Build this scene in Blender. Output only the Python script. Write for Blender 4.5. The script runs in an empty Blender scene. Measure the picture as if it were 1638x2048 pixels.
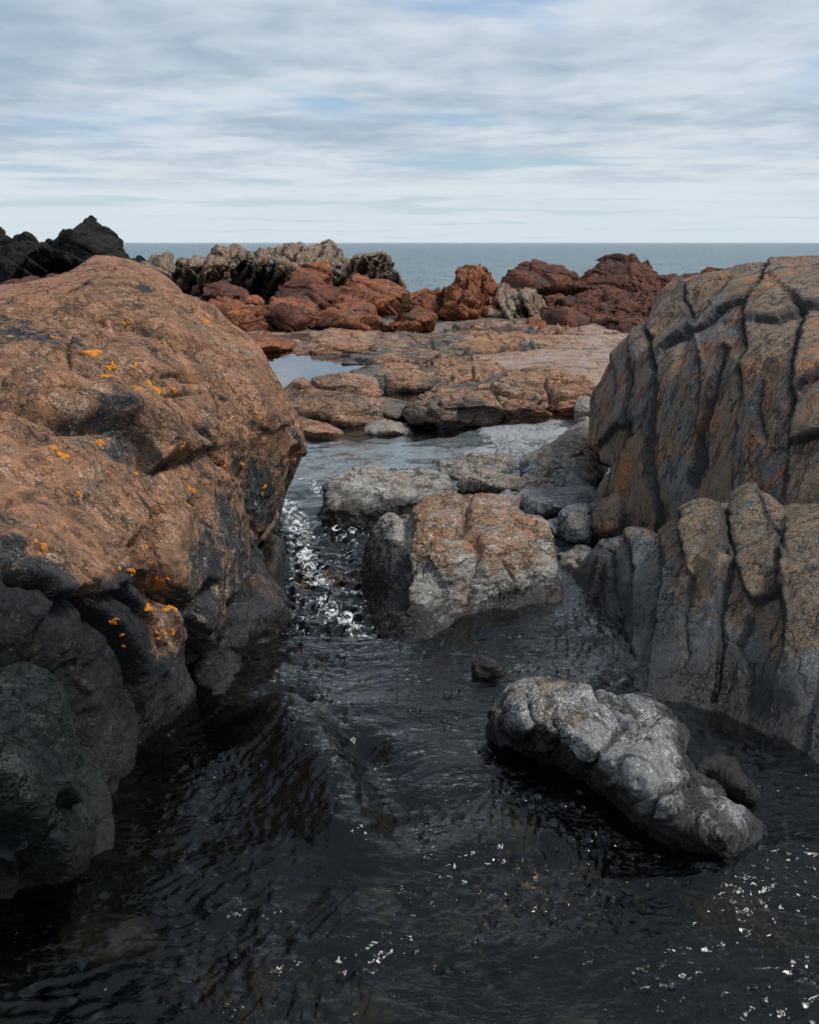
import bpy, math, random
import numpy as np
from mathutils import Vector
from mathutils.bvhtree import BVHTree

# ------------------------------------------------------------------ camera, sky, sun, exposure
scene = bpy.context.scene
COL = scene.collection
FPX, CX, CY, PW = 2100.0, 819.0, 1024.0, 1638.0
PITCH = math.atan((CY - 485.0) / FPX)
H = 1.7
cam_d = bpy.data.cameras.new('camera')
cam = bpy.data.objects.new('camera', cam_d)
COL.objects.link(cam)
cam.location = (0, 0, H)
cam.rotation_euler = (math.radians(90) - PITCH, 0, 0)
cam_d.sensor_fit = 'HORIZONTAL'
cam_d.sensor_width = 36.0
cam_d.lens = 36.0 * FPX / PW
cam_d.clip_start = 0.05
cam_d.clip_end = 60000
cam_d.dof.use_dof = True
cam_d.dof.focus_distance = 4.6
cam_d.dof.aperture_fstop = 9.0
scene.camera = cam

SUN_AZ = math.radians(104)      # clockwise from +Y (away from the camera): it stands to the right
SUN_EL = math.radians(55)
scene.view_settings.view_transform = 'Standard'
scene.view_settings.look = 'None'
scene.view_settings.gamma = 1.0
scene.view_settings.exposure = 0.0

world = bpy.data.worlds.new('World')
scene.world = world
world.use_nodes = True


class NT:
    """small helper around a node tree"""
    def __init__(s, tree):
        s.t = tree
        s.t.nodes.clear()

    def n(s, typ, ins=None, **kw):
        nd = s.t.nodes.new(typ)
        for k, v in kw.items():
            setattr(nd, k, v)
        if ins:
            for k, v in ins.items():
                sock = nd.inputs[k]
                if isinstance(v, bpy.types.NodeSocket):
                    s.t.links.new(v, sock)
                else:
                    sock.default_value = v
        return nd

    def math(s, op, a, b=0.0, c=0.0, clamp=False):
        return s.n('ShaderNodeMath', {0: a, 1: b, 2: c}, operation=op, use_clamp=clamp).outputs[0]

    def mix(s, f, a, b, blend='MIX'):
        nd = s.n('ShaderNodeMix', data_type='RGBA', blend_type=blend)
        nd.clamp_factor = True
        for i, v in ((0, f), (6, a), (7, b)):
            if isinstance(v, bpy.types.NodeSocket):
                s.t.links.new(v, nd.inputs[i])
            else:
                if i and len(v) == 3:
                    v = (*v, 1.0)
                nd.inputs[i].default_value = v
        return nd.outputs[2]

    def noise(s, vec, scale, detail=4.0, rough=0.55, dist=0.0):
        return s.n('ShaderNodeTexNoise', {'Vector': vec, 'Scale': scale, 'Detail': detail, 'Roughness': rough,
                                          'Distortion': dist}).outputs[0]

    def ramp(s, v, lo, hi, to0=0.0, to1=1.0, smooth=True):
        return s.n('ShaderNodeMapRange', {0: v, 1: lo, 2: hi, 3: to0, 4: to1},
                   interpolation_type='SMOOTHSTEP' if smooth else 'LINEAR').outputs[0]

    def mapping(s, vec, loc=(0, 0, 0), rot=(0, 0, 0), scale=(1, 1, 1)):
        return s.n('ShaderNodeMapping', {0: vec, 1: loc, 2: rot, 3: scale}).outputs[0]


w = NT(world.node_tree)
tc = w.n('ShaderNodeTexCoord').outputs['Generated']
sky = w.n('ShaderNodeTexSky', sky_type='NISHITA', sun_disc=False)
sky.sun_elevation = SUN_EL
sky.sun_rotation = SUN_AZ
sky.air_density, sky.dust_density, sky.ozone_density = 1.0, 1.5, 1.5
sep = w.n('ShaderNodeSeparateXYZ', {0: tc})
zz = w.math('MAXIMUM', sep.outputs[2], 0.0)
zp = w.math('ADD', zz, 0.035)
plane = w.n('ShaderNodeCombineXYZ', {0: w.math('DIVIDE', sep.outputs[0], zp), 1: w.math('DIVIDE', sep.outputs[1], zp), 2: 0.0}).outputs[0]
SKX, SKY = 0.6, 13.7
cl_a = w.noise(w.mapping(plane, (SKX, SKY, 0), (0, 0, 0.25), (0.55, 0.62, 1)), 1.0, 7.0, 0.52, 0.35)
cl_b = w.noise(w.mapping(plane, (9.3, 4.2, 2), (0, 0, -0.1), (-0.16, 0.30, 1)), 1.0, 4.0, 0.5, 0.2)
cl_c = w.noise(w.mapping(plane, (1.2, 7.7, 5), (0, 0, 0.15), (2.6, 2.0, 1)), 1.0, 5.0, 0.55, 0.3)
cl_d = w.noise(w.mapping(plane, (5.2, 2.7, 3), (0, 0, -0.1), (0.5, 0.55, 1)), 1.0, 3.0, 0.5, 0.2)
# blue gaps between the clouds
cover = w.math('ADD', w.math('MULTIPLY', cl_a, 0.6), w.math('MULTIPLY', cl_b, 0.55))
cover = w.ramp(cover, 0.44, 0.56)
# the layer: pale tops, blue grey undersides
shade = w.math('ADD', w.math('MULTIPLY', cl_c, 0.28), w.math('MULTIPLY', cl_d, 0.72))
cloud_col = w.mix(w.ramp(shade, 0.37, 0.60), (0.37, 0.475, 0.585), (0.67, 0.74, 0.81))
high = w.ramp(zz, 0.0, 0.11)
cloud_col = w.mix(high, (0.76, 0.82, 0.88), cloud_col)
sky_col = w.n('ShaderNodeVectorMath', {0: sky.outputs[0], 1: (0.085, 0.11, 0.14)}, operation='MULTIPLY').outputs[0]
haze_f = w.ramp(zz, 0.0, 0.10, 0.85, 0.18)
sky_col = w.mix(haze_f, sky_col, (0.67, 0.79, 0.86))
thick = w.math('MULTIPLY', cover, w.ramp(zz, 0.0, 0.06, 0.4, 0.95))
col = w.mix(thick, sky_col, cloud_col)
bg = w.n('ShaderNodeBackground', {0: col, 1: 1.0})
w.n('ShaderNodeOutputWorld', {0: bg.outputs[0]})

sun_d = bpy.data.lights.new('sun', 'SUN')
sun_d.energy = 3.4
sun_d.angle = math.radians(14)
sun_d.color = (1.0, 0.965, 0.92)
sun = bpy.data.objects.new('sun', sun_d)
COL.objects.link(sun)
sdir = Vector((math.sin(SUN_AZ) * math.cos(SUN_EL), math.cos(SUN_AZ) * math.cos(SUN_EL), math.sin(SUN_EL)))
sun.rotation_euler = (-sdir).to_track_quat('-Z', 'Y').to_euler()

# ------------------------------------------------------------------ geometry helpers
CP, SP = math.cos(PITCH), math.sin(PITCH)


def proj(P):
    x, y, z = P[..., 0], P[..., 1], P[..., 2] - H
    dep = y * CP - z * SP
    up = y * SP + z * CP
    dep = np.maximum(dep, 0.05)
    return CX + FPX * x / dep, CY - FPX * up / dep, dep


def ray(px, py):
    a, b = (px - CX) / FPX, (CY - py) / FPX
    return np.array([a, CP + b * SP, -SP + b * CP])


def at_y(px, py, Y):
    r = ray(px, py)
    return np.array([0, 0, H]) + r * (Y / r[1])


def at_z(px, py, z=0.0):
    r = ray(px, py)
    return np.array([0, 0, H]) + r * ((z - H) / r[2])


_g = np.array([[1, 1, 0], [-1, 1, 0], [1, -1, 0], [-1, -1, 0], [1, 0, 1], [-1, 0, 1], [1, 0, -1], [-1, 0, -1],
               [0, 1, 1], [0, -1, 1], [0, 1, -1], [0, -1, -1], [1, 1, 0], [-1, 1, 0], [0, -1, 1], [0, -1, -1]], np.float32)


def perlin(P, seed=0):
    P = np.asarray(P, np.float32)
    fl = np.floor(P)
    f = P - fl
    i = fl.astype(np.int64)
    u = f * f * f * (f * (f * 6 - 15) + 10)
    hx = [((i[:, 0] + k) * 73856093 + seed * 7919) for k in (0, 1)]
    hy = [(i[:, 1] + k) * 19349663 for k in (0, 1)]
    hz = [(i[:, 2] + k) * 83492791 for k in (0, 1)]
    res = 0
    for a in (0, 1):
        wx = u[:, 0] if a else 1 - u[:, 0]
        for b in (0, 1):
            wy = u[:, 1] if b else 1 - u[:, 1]
            hab = hx[a] ^ hy[b]
            for c in (0, 1):
                h = (hab ^ hz[c]) & 0xffffffff
                h = ((h ^ (h >> 13)) * 1274126177) & 0xffffffff
                h = (h ^ (h >> 16)) & 15
                g = _g[h]
                d = g[:, 0] * (f[:, 0] - a) + g[:, 1] * (f[:, 1] - b) + g[:, 2] * (f[:, 2] - c)
                res = res + d * wx * wy * (u[:, 2] if c else 1 - u[:, 2])
    return res


def fbm(P, o=4, seed=0, gain=0.5):
    r, a = 0, 1.0
    for k in range(o):
        r = r + a * perlin(P, seed + k * 13)
        P = P * 2.03 + 3.7
        a *= gain
    return r


def worley(P, seed=0):
    """F1, F2 and a random number for the nearest cell"""
    P = np.asarray(P, np.float32)
    i0 = np.floor(P).astype(np.int64)
    f1 = np.full(len(P), 9.0, np.float32)
    f2 = f1.copy()
    rid = np.zeros(len(P), np.float32)
    til = np.zeros(len(P), np.float32)
    for a in (-1, 0, 1):
        for b in (-1, 0, 1):
            for c in (-1, 0, 1):
                i = i0 + np.array([a, b, c])
                h = ((i[:, 0] * 73856093 + seed * 7919) ^ (i[:, 1] * 19349663) ^ (i[:, 2] * 83492791)) & 0xffffffff
                h = ((h ^ (h >> 13)) * 1274126177) & 0xffffffff
                h = h ^ (h >> 16)
                d = 0
                tl = 0
                for k in range(3):
                    e = i[:, k] + ((h >> (k * 9)) & 511) / 511.0 - P[:, k]
                    d = d + e ** 2
                    tl = tl + e * ((((h * (k + 3)) >> 7) & 255) / 127.5 - 1)
                d = np.sqrt(d).astype(np.float32)
                f2 = np.where(d < f1, f1, np.minimum(f2, d))
                til = np.where(d < f1, tl, til)
                rid = np.where(d < f1, ((h >> 20) & 1023) / 1023.0, rid)
                f1 = np.minimum(f1, d)
    return f1, f2, rid, til


def smax(a, b, k):
    h = np.maximum(k - np.abs(a - b), 0) / k
    return np.maximum(a, b) + h * h * k * 0.25


def poly_sdf(px, py, poly):
    poly = np.asarray(poly, float)
    d = np.full(px.shape, 1e9)
    ins = np.zeros(px.shape, bool)
    n = len(poly)
    for i in range(n):
        ax, ay = poly[i]
        bx, by = poly[(i + 1) % n]
        ex, ey = bx - ax, by - ay
        t = np.clip(((px - ax) * ex + (py - ay) * ey) / (ex * ex + ey * ey + 1e-9), 0, 1)
        d = np.minimum(d, (px - ax - t * ex) ** 2 + (py - ay - t * ey) ** 2)
        c = ((ay > py) != (by > py)) & (px < (bx - ax) * (py - ay) / (by - ay + 1e-12) + ax)
        ins ^= c
    d = np.sqrt(d)
    return np.where(ins, -d, d)


def line_dist(px, py, line):
    d = np.full(px.shape, 1e9)
    for (ax, ay), (bx, by) in zip(line[:-1], line[1:]):
        ex, ey = bx - ax, by - ay
        t = np.clip(((px - ax) * ex + (py - ay) * ey) / (ex * ex + ey * ey + 1e-9), 0, 1)
        d = np.minimum(d, (px - ax - t * ex) ** 2 + (py - ay - t * ey) ** 2)
    return np.sqrt(d)


def line_sign(px, py, line):
    best = np.full(px.shape, 1e18)
    sg = np.zeros(px.shape)
    for (ax, ay), (bx, by) in zip(line[:-1], line[1:]):
        ex, ey = bx - ax, by - ay
        t = np.clip(((px - ax) * ex + (py - ay) * ey) / (ex * ex + ey * ey + 1e-9), 0, 1)
        d = (px - ax - t * ex) ** 2 + (py - ay - t * ey) ** 2
        c = (ex * (py - ay) - ey * (px - ax)) / math.hypot(ex, ey)
        sg = np.where(d < best, c, sg)
        best = np.minimum(best, d)
    return sg, np.sqrt(best)


def tps(pts, qx, qy):
    p = np.array([[a[0] / 300.0, a[1] / 300.0] for a in pts])
    v = np.array([a[2] for a in pts], float)

    def ph(r2):
        return 0.5 * r2 * np.log(r2 + 1e-9)
    n = len(p)
    A = np.zeros((n + 3, n + 3))
    A[:n, :n] = ph(((p[:, None] - p[None]) ** 2).sum(-1)) + np.eye(n) * 0.004
    A[:n, n] = 1
    A[:n, n + 1:] = p
    A[n:, :n] = A[:n, n:].T
    c = np.linalg.solve(A, np.concatenate([v, np.zeros(3)]))
    x, y = qx / 300.0, qy / 300.0
    r = c[n] + c[n + 1] * x + c[n + 2] * y
    for i in range(n):
        r = r + c[i] * ph((x - p[i, 0]) ** 2 + (y - p[i, 1]) ** 2)
    return r


def surface_nets(d, org, h):
    nx, ny, nz = d.shape
    s = d < 0
    cnt = np.zeros((nx - 1, ny - 1, nz - 1), np.int8)
    for a in (0, 1):
        for b in (0, 1):
            for c in (0, 1):
                cnt += s[a:nx - 1 + a, b:ny - 1 + b, c:nz - 1 + c]
    act = (cnt > 0) & (cnt < 8)
    I = np.argwhere(act)
    idx = np.full(act.shape, -1, np.int64)
    idx[act] = np.arange(len(I))
    acc = np.zeros((len(I), 3))
    num = np.zeros(len(I))
    cor = [(a, b, c) for a in (0, 1) for b in (0, 1) for c in (0, 1)]
    val = {q: d[I[:, 0] + q[0], I[:, 1] + q[1], I[:, 2] + q[2]] for q in cor}
    for q in cor:
        for ax in range(3):
            if q[ax] == 0:
                r = list(q)
                r[ax] = 1
                va, vb = val[q], val[tuple(r)]
                m = (va < 0) != (vb < 0)
                t = np.where(m, va / np.where(m, va - vb, 1), 0)
                pos = np.tile(np.array(q, float), (len(I), 1))
                pos[:, ax] += t
                acc += pos * m[:, None]
                num += m
    V = (I + acc / num[:, None]) * h + org
    F = []
    for ax in range(3):
        sl0 = [slice(None)] * 3
        sl1 = [slice(None)] * 3
        sl0[ax] = slice(0, -1)
        sl1[ax] = slice(1, None)
        e = s[tuple(sl0)] != s[tuple(sl1)]
        o1, o2 = (ax + 1) % 3, (ax + 2) % 3
        E = np.argwhere(e)
        ok = (E[:, o1] > 0) & (E[:, o2] > 0) & (E[:, o1] < d.shape[o1] - 1) & (E[:, o2] < d.shape[o2] - 1)
        E = E[ok]
        fl = s[E[:, 0], E[:, 1], E[:, 2]]

        def cell(da, db):
            c = E.copy()
            c[:, o1] -= da
            c[:, o2] -= db
            return idx[c[:, 0], c[:, 1], c[:, 2]]
        q = np.stack([cell(1, 1), cell(0, 1), cell(0, 0), cell(1, 0)], 1)
        q[~fl] = q[~fl][:, ::-1]
        F.append(q)
    return V, np.concatenate(F)


def edges_of(F):
    e = np.concatenate([F[:, [0, 1]], F[:, [1, 2]], F[:, [2, 3]], F[:, [3, 0]]])
    e.sort(1)
    return e


def laplace(V, F, it=1, lam=0.5):
    e = edges_of(F)
    n = len(V)
    deg = np.bincount(e.ravel(), minlength=n) + 1e-9
    for _ in range(it):
        S = np.stack([np.bincount(e[:, 0], V[e[:, 1], k], n) + np.bincount(e[:, 1], V[e[:, 0], k], n) for k in range(3)], 1)
        V = V + lam * (S / deg[:, None] - V)
    return V


def subdivide(V, F):
    e = edges_of(F)
    n = len(V)
    key = e[:, 0] * n + e[:, 1]
    uk, inv = np.unique(key, return_inverse=True)
    ue = np.stack([uk // n, uk % n], 1)
    m = len(F)
    M = V[ue].mean(1)
    C = V[F].mean(1)
    ei = inv.reshape(4, m).T + n
    ci = np.arange(m) + n + len(ue)
    NF = np.concatenate([np.stack([F[:, k], ei[:, k], ci, ei[:, k - 1]], 1) for k in range(4)])
    return np.concatenate([V, M, C]), NF


def vnormals(V, F):
    nr = np.cross(V[F[:, 2]] - V[F[:, 0]], V[F[:, 3]] - V[F[:, 1]])
    n = len(V)
    N = np.stack([sum(np.bincount(F[:, c], nr[:, k], n) for c in range(4)) for k in range(3)], 1)
    return N / (np.linalg.norm(N, axis=1)[:, None] + 1e-12)


def make_mesh(name, V, F, mat, attrs=None, smooth=True):
    V = np.asarray(V, np.float32)
    F = np.asarray(F, np.int32)
    k = F.shape[1]
    me = bpy.data.meshes.new(name)
    me.vertices.add(len(V))
    me.vertices.foreach_set('co', V.ravel())
    me.loops.add(F.size)
    me.loops.foreach_set('vertex_index', F.ravel())
    me.polygons.add(len(F))
    me.polygons.foreach_set('loop_start', np.arange(len(F), dtype=np.int32) * k)
    me.polygons.foreach_set('loop_total', np.full(len(F), k, np.int32))
    me.update(calc_edges=True)
    me.polygons.foreach_set('use_smooth', np.full(len(F), smooth))
    for an, av in (attrs or {}).items():
        a = me.attributes.new(an, 'FLOAT', 'POINT')
        a.data.foreach_set('value', np.asarray(av, np.float32))
    if mat:
        me.materials.append(mat)
    return me


def link(name, me, loc=(0, 0, 0), label=None, cat=None, group=None, kind=None, parent=None):
    o = bpy.data.objects.new(name, me)
    COL.objects.link(o)
    o.location = loc
    if parent:
        o.parent = parent
    if label:
        o['label'] = label
    if cat:
        o['category'] = cat
    if group:
        o['group'] = group
    if kind:
        o['kind'] = kind
    return o


# ------------------------------------------------------------------ materials
def rock_material(name, c_warm, c_warm2, c_cool, c_dark, pale=(0.34, 0.33, 0.31), pale_amt=0.25, scale=1.0,
                  wet_z=0.10, wet_w=0.10, grain=(0, 0, 0), stretch=(1, 1, 3.0), bump=1.0, rough=0.82, rust=0.0, dark_amt=0.35,
                  rust_col=(0.36, 0.13, 0.035), crack=1.0, spec=0.22):
    m = bpy.data.materials.new(name)
    m.use_nodes = True
    t = NT(m.node_tree)
    pos = t.n('ShaderNodeNewGeometry').outputs['Position']
    tone = t.n('ShaderNodeAttribute', attribute_name='tone').outputs['Fac']
    stain = t.n('ShaderNodeAttribute', attribute_name='stain').outputs['Fac']
    joint = t.n('ShaderNodeAttribute', attribute_name='joint').outputs['Fac']
    sc3 = tuple(q * scale for q in stretch)
    rp_ = t.mapping(pos, (0, 0, 0), grain)
    sp = t.mapping(rp_, (0, 0, 0), (0, 0, 0), sc3)
    ip = t.mapping(pos, (4, 2, 7), (0.3, 0.2, 0), (scale,) * 3)
    big = t.noise(ip, 2.1, 5, 0.6, 0.4)
    mid = t.noise(sp, 4.5, 9, 0.66, 0.7)
    fine = t.noise(sp, 26.0, 8, 0.78, 0.5)
    grit = t.noise(ip, 110.0, 4, 0.8)
    warm = t.mix(t.ramp(mid, 0.38, 0.62), c_warm, c_warm2)
    warm = t.mix(t.ramp(t.noise(t.mapping(rp_, (3, 8, 2), (0, 0, 0), sc3), 9.0, 8, 0.75, 0.6), 0.42, 0.66), warm, t.mix(0.5, c_warm2, c_cool))
    # tone 1 = weathered warm skin, 0 = cool grey stone and painted shade on ledges
    tn = t.math('ADD', tone, t.math('ADD', t.math('MULTIPLY', t.math('SUBTRACT', mid, 0.5), 2.2),
                                    t.math('MULTIPLY', t.math('SUBTRACT', big, 0.5), 2.0)))
    tn = t.math('ADD', tn, t.math('MULTIPLY', t.math('SUBTRACT', fine, 0.5), 1.1))
    col = t.mix(t.ramp(tn, 0.30, 0.62), c_cool, warm)
    if rust > 0:
        rs = t.noise(t.mapping(rp_, (11, 3, 5), (0, 0, 0), sc3), 3.2, 7, 0.68, 0.5)
        col = t.mix(t.math('MULTIPLY', t.ramp(rs, 0.50, 0.64), rust), col, rust_col)
    # dark lichen / mineral stains, and painted shade on some rock flanks
    dk = t.noise(t.mapping(rp_, (7, 9, 1), (0, 0, 0), sc3), 4.2, 10, 0.74, 0.9)
    dk = t.math('ADD', t.math('MULTIPLY', t.math('SUBTRACT', dk, 0.5), 2.4),
                t.math('ADD', t.math('MULTIPLY', stain, 0.8), t.math('MULTIPLY', t.math('SUBTRACT', fine, 0.5), 1.3)))
    dkm = t.ramp(dk, 0.18, 0.46)
    col = t.mix(t.math('MULTIPLY', dkm, min(1.0, dark_amt + 0.4)), col, c_dark)
    # hairline joints: warped cell borders, broken up
    wv = t.n('ShaderNodeTexNoise', {'Vector': sp, 'Scale': 3.0, 'Detail': 5.0, 'Roughness': 0.65}).outputs['Color']
    wp = t.n('ShaderNodeVectorMath', {0: sp, 1: t.n('ShaderNodeVectorMath', {0: wv, 'Scale': 0.55}, operation='SCALE').outputs[0]}, operation='ADD').outputs[0]
    vo = t.n('ShaderNodeTexVoronoi', {'Vector': wp, 'Scale': 2.6}, feature='DISTANCE_TO_EDGE').outputs['Distance']
    vo2 = t.n('ShaderNodeTexVoronoi', {'Vector': wp, 'Scale': 8.5}, feature='DISTANCE_TO_EDGE').outputs['Distance']
    brk = t.ramp(t.noise(t.mapping(pos, (1, 6, 3), (0, 0, 0), (scale,) * 3), 3.3, 4, 0.6), 0.44, 0.60)
    ck = t.math('MULTIPLY', t.ramp(vo, 0.0, 0.030, 1.0, 0.0), t.ramp(big, 0.36, 0.52))
    ck2 = t.math('MULTIPLY', t.ramp(vo2, 0.0, 0.055, 1.0, 0.0), brk)
    ck = t.math('MULTIPLY', t.math('MAXIMUM', ck, ck2), crack)
    jn = t.math('ADD', joint, t.math('ADD', t.math('MULTIPLY', t.math('SUBTRACT', fine, 0.5), -9.0), t.math('MULTIPLY', t.math('SUBTRACT', mid, 0.5), -8.0)))
    ck = t.math('MAXIMUM', ck, t.ramp(jn, 0.8, 4.2, 1.0, 0.0))
    col = t.mix(t.math('MULTIPLY', ck, 0.75), col, c_dark)
    # pale crust lichens and salt
    pl = t.noise(t.mapping(rp_, (2, 5, 9), (0, 0, 0), sc3), 7.5, 10, 0.8, 0.5)
    pl = t.math('ADD', pl, t.math('MULTIPLY', t.math('SUBTRACT', grit, 0.5), 0.45))
    pm = t.math('MULTIPLY', t.ramp(pl, 0.55, 0.65), t.math('SUBTRACT', 1.0, t.math('MULTIPLY', dkm, 0.85)))
    col = t.mix(t.math('MULTIPLY', pm, min(1.0, pale_amt * 1.15)), col, pale)
    # crystalline grain
    col = t.mix(t.ramp(grit, 0.34, 0.66), t.mix(0.45, col, (0, 0, 0)), t.mix(1.0, col, (1.35, 1.33, 1.3), 'MULTIPLY'))
    col = t.mix(t.ramp(fine, 0.33, 0.56), t.mix(0.42, col, (0.0, 0.0, 0.0)), col)
    # wet, algae covered band near the water
    z = t.n('ShaderNodeSeparateXYZ', {0: pos}).outputs[2]
    wn = t.math('ADD', z, t.math('MULTIPLY', t.math('SUBTRACT', mid, 0.5), -0.35))
    wn = t.math('ADD', wn, t.math('MULTIPLY', t.math('SUBTRACT', fine, 0.5), -0.12))
    wet = t.ramp(wn, wet_z - wet_w * 0.5, wet_z + wet_w * 0.5, 1.0, 0.0)
    col = t.mix(wet, col, t.mix(0.88, col, (0.004, 0.004, 0.004)))
    ro = t.math('SUBTRACT', rough, t.math('MULTIPLY', wet, rough - 0.26))
    ro = t.math('ADD', ro, t.math('MULTIPLY', t.math('SUBTRACT', fine, 0.5), 0.25))
    b1 = t.n('ShaderNodeBump', {'Strength': 0.8 * bump, 'Distance': 0.06 / scale ** 0.5, 'Height': mid}).outputs[0]
    b0 = t.n('ShaderNodeBump', {'Strength': 0.9, 'Distance': 0.02 / scale ** 0.5, 'Height': t.math('MULTIPLY', ck, -1.0), 'Normal': b1}).outputs[0]
    b2 = t.n('ShaderNodeBump', {'Strength': 0.8 * bump, 'Distance': 0.016 / scale ** 0.5, 'Height': fine, 'Normal': b0}).outputs[0]
    b3 = t.n('ShaderNodeBump', {'Strength': 0.5 * bump, 'Distance': 0.004 / scale ** 0.5, 'Height': grit, 'Normal': b2}).outputs[0]
    p = t.n('ShaderNodeBsdfPrincipled', {'Base Color': col, 'Roughness': ro, 'Normal': b3})
    t.t.links.new(t.math('ADD', t.math('MULTIPLY', wet, 0.4), spec), p.inputs['Specular IOR Level'])
    t.n('ShaderNodeOutputMaterial', {0: p.outputs[0]})
    return m


def water_material(name, tint, ripple=1.0, rough=0.03, scale=1.0, foam=True, body=None, bumps=((9.0, 0.012), (30.0, 0.0035))):
    m = bpy.data.materials.new(name)
    m.use_nodes = True
    t = NT(m.node_tree)
    pos = t.n('ShaderNodeNewGeometry').outputs['Position']
    nrm = None
    rip = t.n('ShaderNodeAttribute', attribute_name='ripple').outputs['Fac'] if foam else 1.0
    for i, (sc, dist) in enumerate(bumps):
        h = t.math('MULTIPLY', rip, t.noise(t.mapping(pos, (i * 3.1, 0, 0), (0, 0, 0.35 - 0.5 * i), (0.75 * scale, 1.5 * scale, 1)), sc, 3, 0.55, 0.9))
        ins = {'Strength': 1.0, 'Distance': dist * ripple, 'Height': h}
        if nrm:
            ins['Normal'] = nrm
        nrm = t.n('ShaderNodeBump', ins).outputs[0]
    fr = t.n('ShaderNodeFresnel', {'IOR': 1.333, 'Normal': nrm}).outputs[0]
    tcol = t.mix(rip, (0.80, 0.86, 0.88), tint) if foam else (*tint, 1)
    tr = t.n('ShaderNodeBsdfTransparent', {0: tcol}).outputs[0]
    if body:
        tr = t.n('ShaderNodeBsdfDiffuse', {0: (*body, 1)}).outputs[0]
    gl = t.n('ShaderNodeBsdfGlossy', {'Color': (1, 1, 1, 1), 'Roughness': rough, 'Normal': nrm}).outputs[0]
    sh = t.n('ShaderNodeMixShader', {0: fr, 1: tr, 2: gl}).outputs[0]
    if foam:
        fa = t.n('ShaderNodeAttribute', attribute_name='foam').outputs['Fac']
        fn = t.noise(t.mapping(pos, (0, 0, 0), (0, 0, 0.2), (1.0, 0.6, 1)), 14, 10, 0.75, 1.6)
        f = t.ramp(t.math('ADD', t.math('MULTIPLY', fa, 0.34), t.math('MULTIPLY', fn, 1.0)), 0.68, 0.80)
        f = t.math('MULTIPLY', f, t.ramp(fa, 0.05, 0.3))
        df = t.n('ShaderNodeBsdfDiffuse', {0: (0.72, 0.76, 0.78, 1), 'Normal': nrm}).outputs[0]
        sh = t.n('ShaderNodeMixShader', {0: t.math('MULTIPLY', f, 0.85), 1: sh, 2: df}).outputs[0]
    t.n('ShaderNodeOutputMaterial', {0: sh})
    return m


def plain(name, col, col2, scale=20, rough=0.7, bump=0.3):
    m = bpy.data.materials.new(name)
    m.use_nodes = True
    t = NT(m.node_tree)
    pos = t.n('ShaderNodeNewGeometry').outputs['Position']
    n = t.noise(pos, scale, 6, 0.65, 0.3)
    c = t.mix(t.ramp(n, 0.3, 0.7), col, col2)
    b = t.n('ShaderNodeBump', {'Strength': bump, 'Distance': 0.01, 'Height': n}).outputs[0]
    p = t.n('ShaderNodeBsdfPrincipled', {'Base Color': c, 'Roughness': rough, 'Normal': b})
    t.n('ShaderNodeOutputMaterial', {0: p.outputs[0]})
    return m


M = {}
M['brown'] = rock_material('lichen_brown_rock', (0.40, 0.200, 0.108), (0.255, 0.140, 0.082), (0.040, 0.043, 0.047), (0.012, 0.014, 0.017),
                           pale=(0.56, 0.43, 0.34), pale_amt=0.45, grain=(0, -0.75, 0), stretch=(0.62, 1.0, 1.35), wet_z=0.12, wet_w=0.2, crack=0.7)
M['smooth'] = rock_material('smooth_red_brown_rock', (0.36, 0.165, 0.095), (0.28, 0.135, 0.082), (0.20, 0.12, 0.085), (0.07, 0.05, 0.04),
                            pale_amt=0.1, bump=0.5, dark_amt=0.15)
M['green'] = rock_material('dark_greenish_rock', (0.028, 0.037, 0.036), (0.022, 0.030, 0.031), (0.015, 0.021, 0.023), (0.006, 0.008, 0.009),
                           pale=(0.13, 0.14, 0.13), pale_amt=0.35, grain=(0.8, 0.4, 0), stretch=(1, 1, 1.5), wet_z=0.13, wet_w=0.12, spec=0.12)
M['dark'] = rock_material('wet_dark_rock', (0.10, 0.07, 0.05), (0.07, 0.055, 0.045), (0.045, 0.045, 0.046), (0.014, 0.015, 0.016),
                          pale=(0.22, 0.2, 0.18), pale_amt=0.4, wet_z=0.10, wet_w=0.14)
M['crust'] = rock_material('pale_crusted_rock', (0.36, 0.19, 0.10), (0.25, 0.15, 0.09), (0.34, 0.325, 0.30), (0.035, 0.035, 0.037),
                           pale=(0.62, 0.59, 0.55), pale_amt=0.6, grain=(0.2, 0.3, 0.9), stretch=(1, 1, 2.0), wet_z=0.09, wet_w=0.07, dark_amt=0.5)
M['shale'] = rock_material('pale_grey_flat_rock', (0.32, 0.26, 0.21), (0.25, 0.21, 0.175), (0.25, 0.25, 0.25), (0.022, 0.023, 0.026),
                           pale=(0.62, 0.62, 0.61), pale_amt=0.75, grain=(0.1, 0.7, 0.7), stretch=(0.8, 1, 2.0), wet_z=0.105, wet_w=0.05, dark_amt=0.7)
M['wall'] = rock_material('streaked_wall_rock', (0.30, 0.205, 0.135), (0.225, 0.165, 0.12), (0.165, 0.168, 0.17), (0.034, 0.039, 0.045),
                          pale=(0.25, 0.24, 0.23), pale_amt=0.22, grain=(0.12, -0.2, 0.3), stretch=(1.7, 1.7, 0.55), rust=0.7,
                          rust_col=(0.44, 0.165, 0.05), wet_z=0.08, wet_w=0.16, dark_amt=0.3)
M['foot'] = rock_material('olive_wall_rock', (0.27, 0.185, 0.12), (0.205, 0.15, 0.105), (0.14, 0.147, 0.15), (0.032, 0.036, 0.041),
                          pale=(0.36, 0.36, 0.35), pale_amt=0.32, grain=(0.1, 0.1, 0.2), stretch=(1.6, 1.6, 0.6), wet_z=0.17, wet_w=0.16, dark_amt=0.3)
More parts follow.
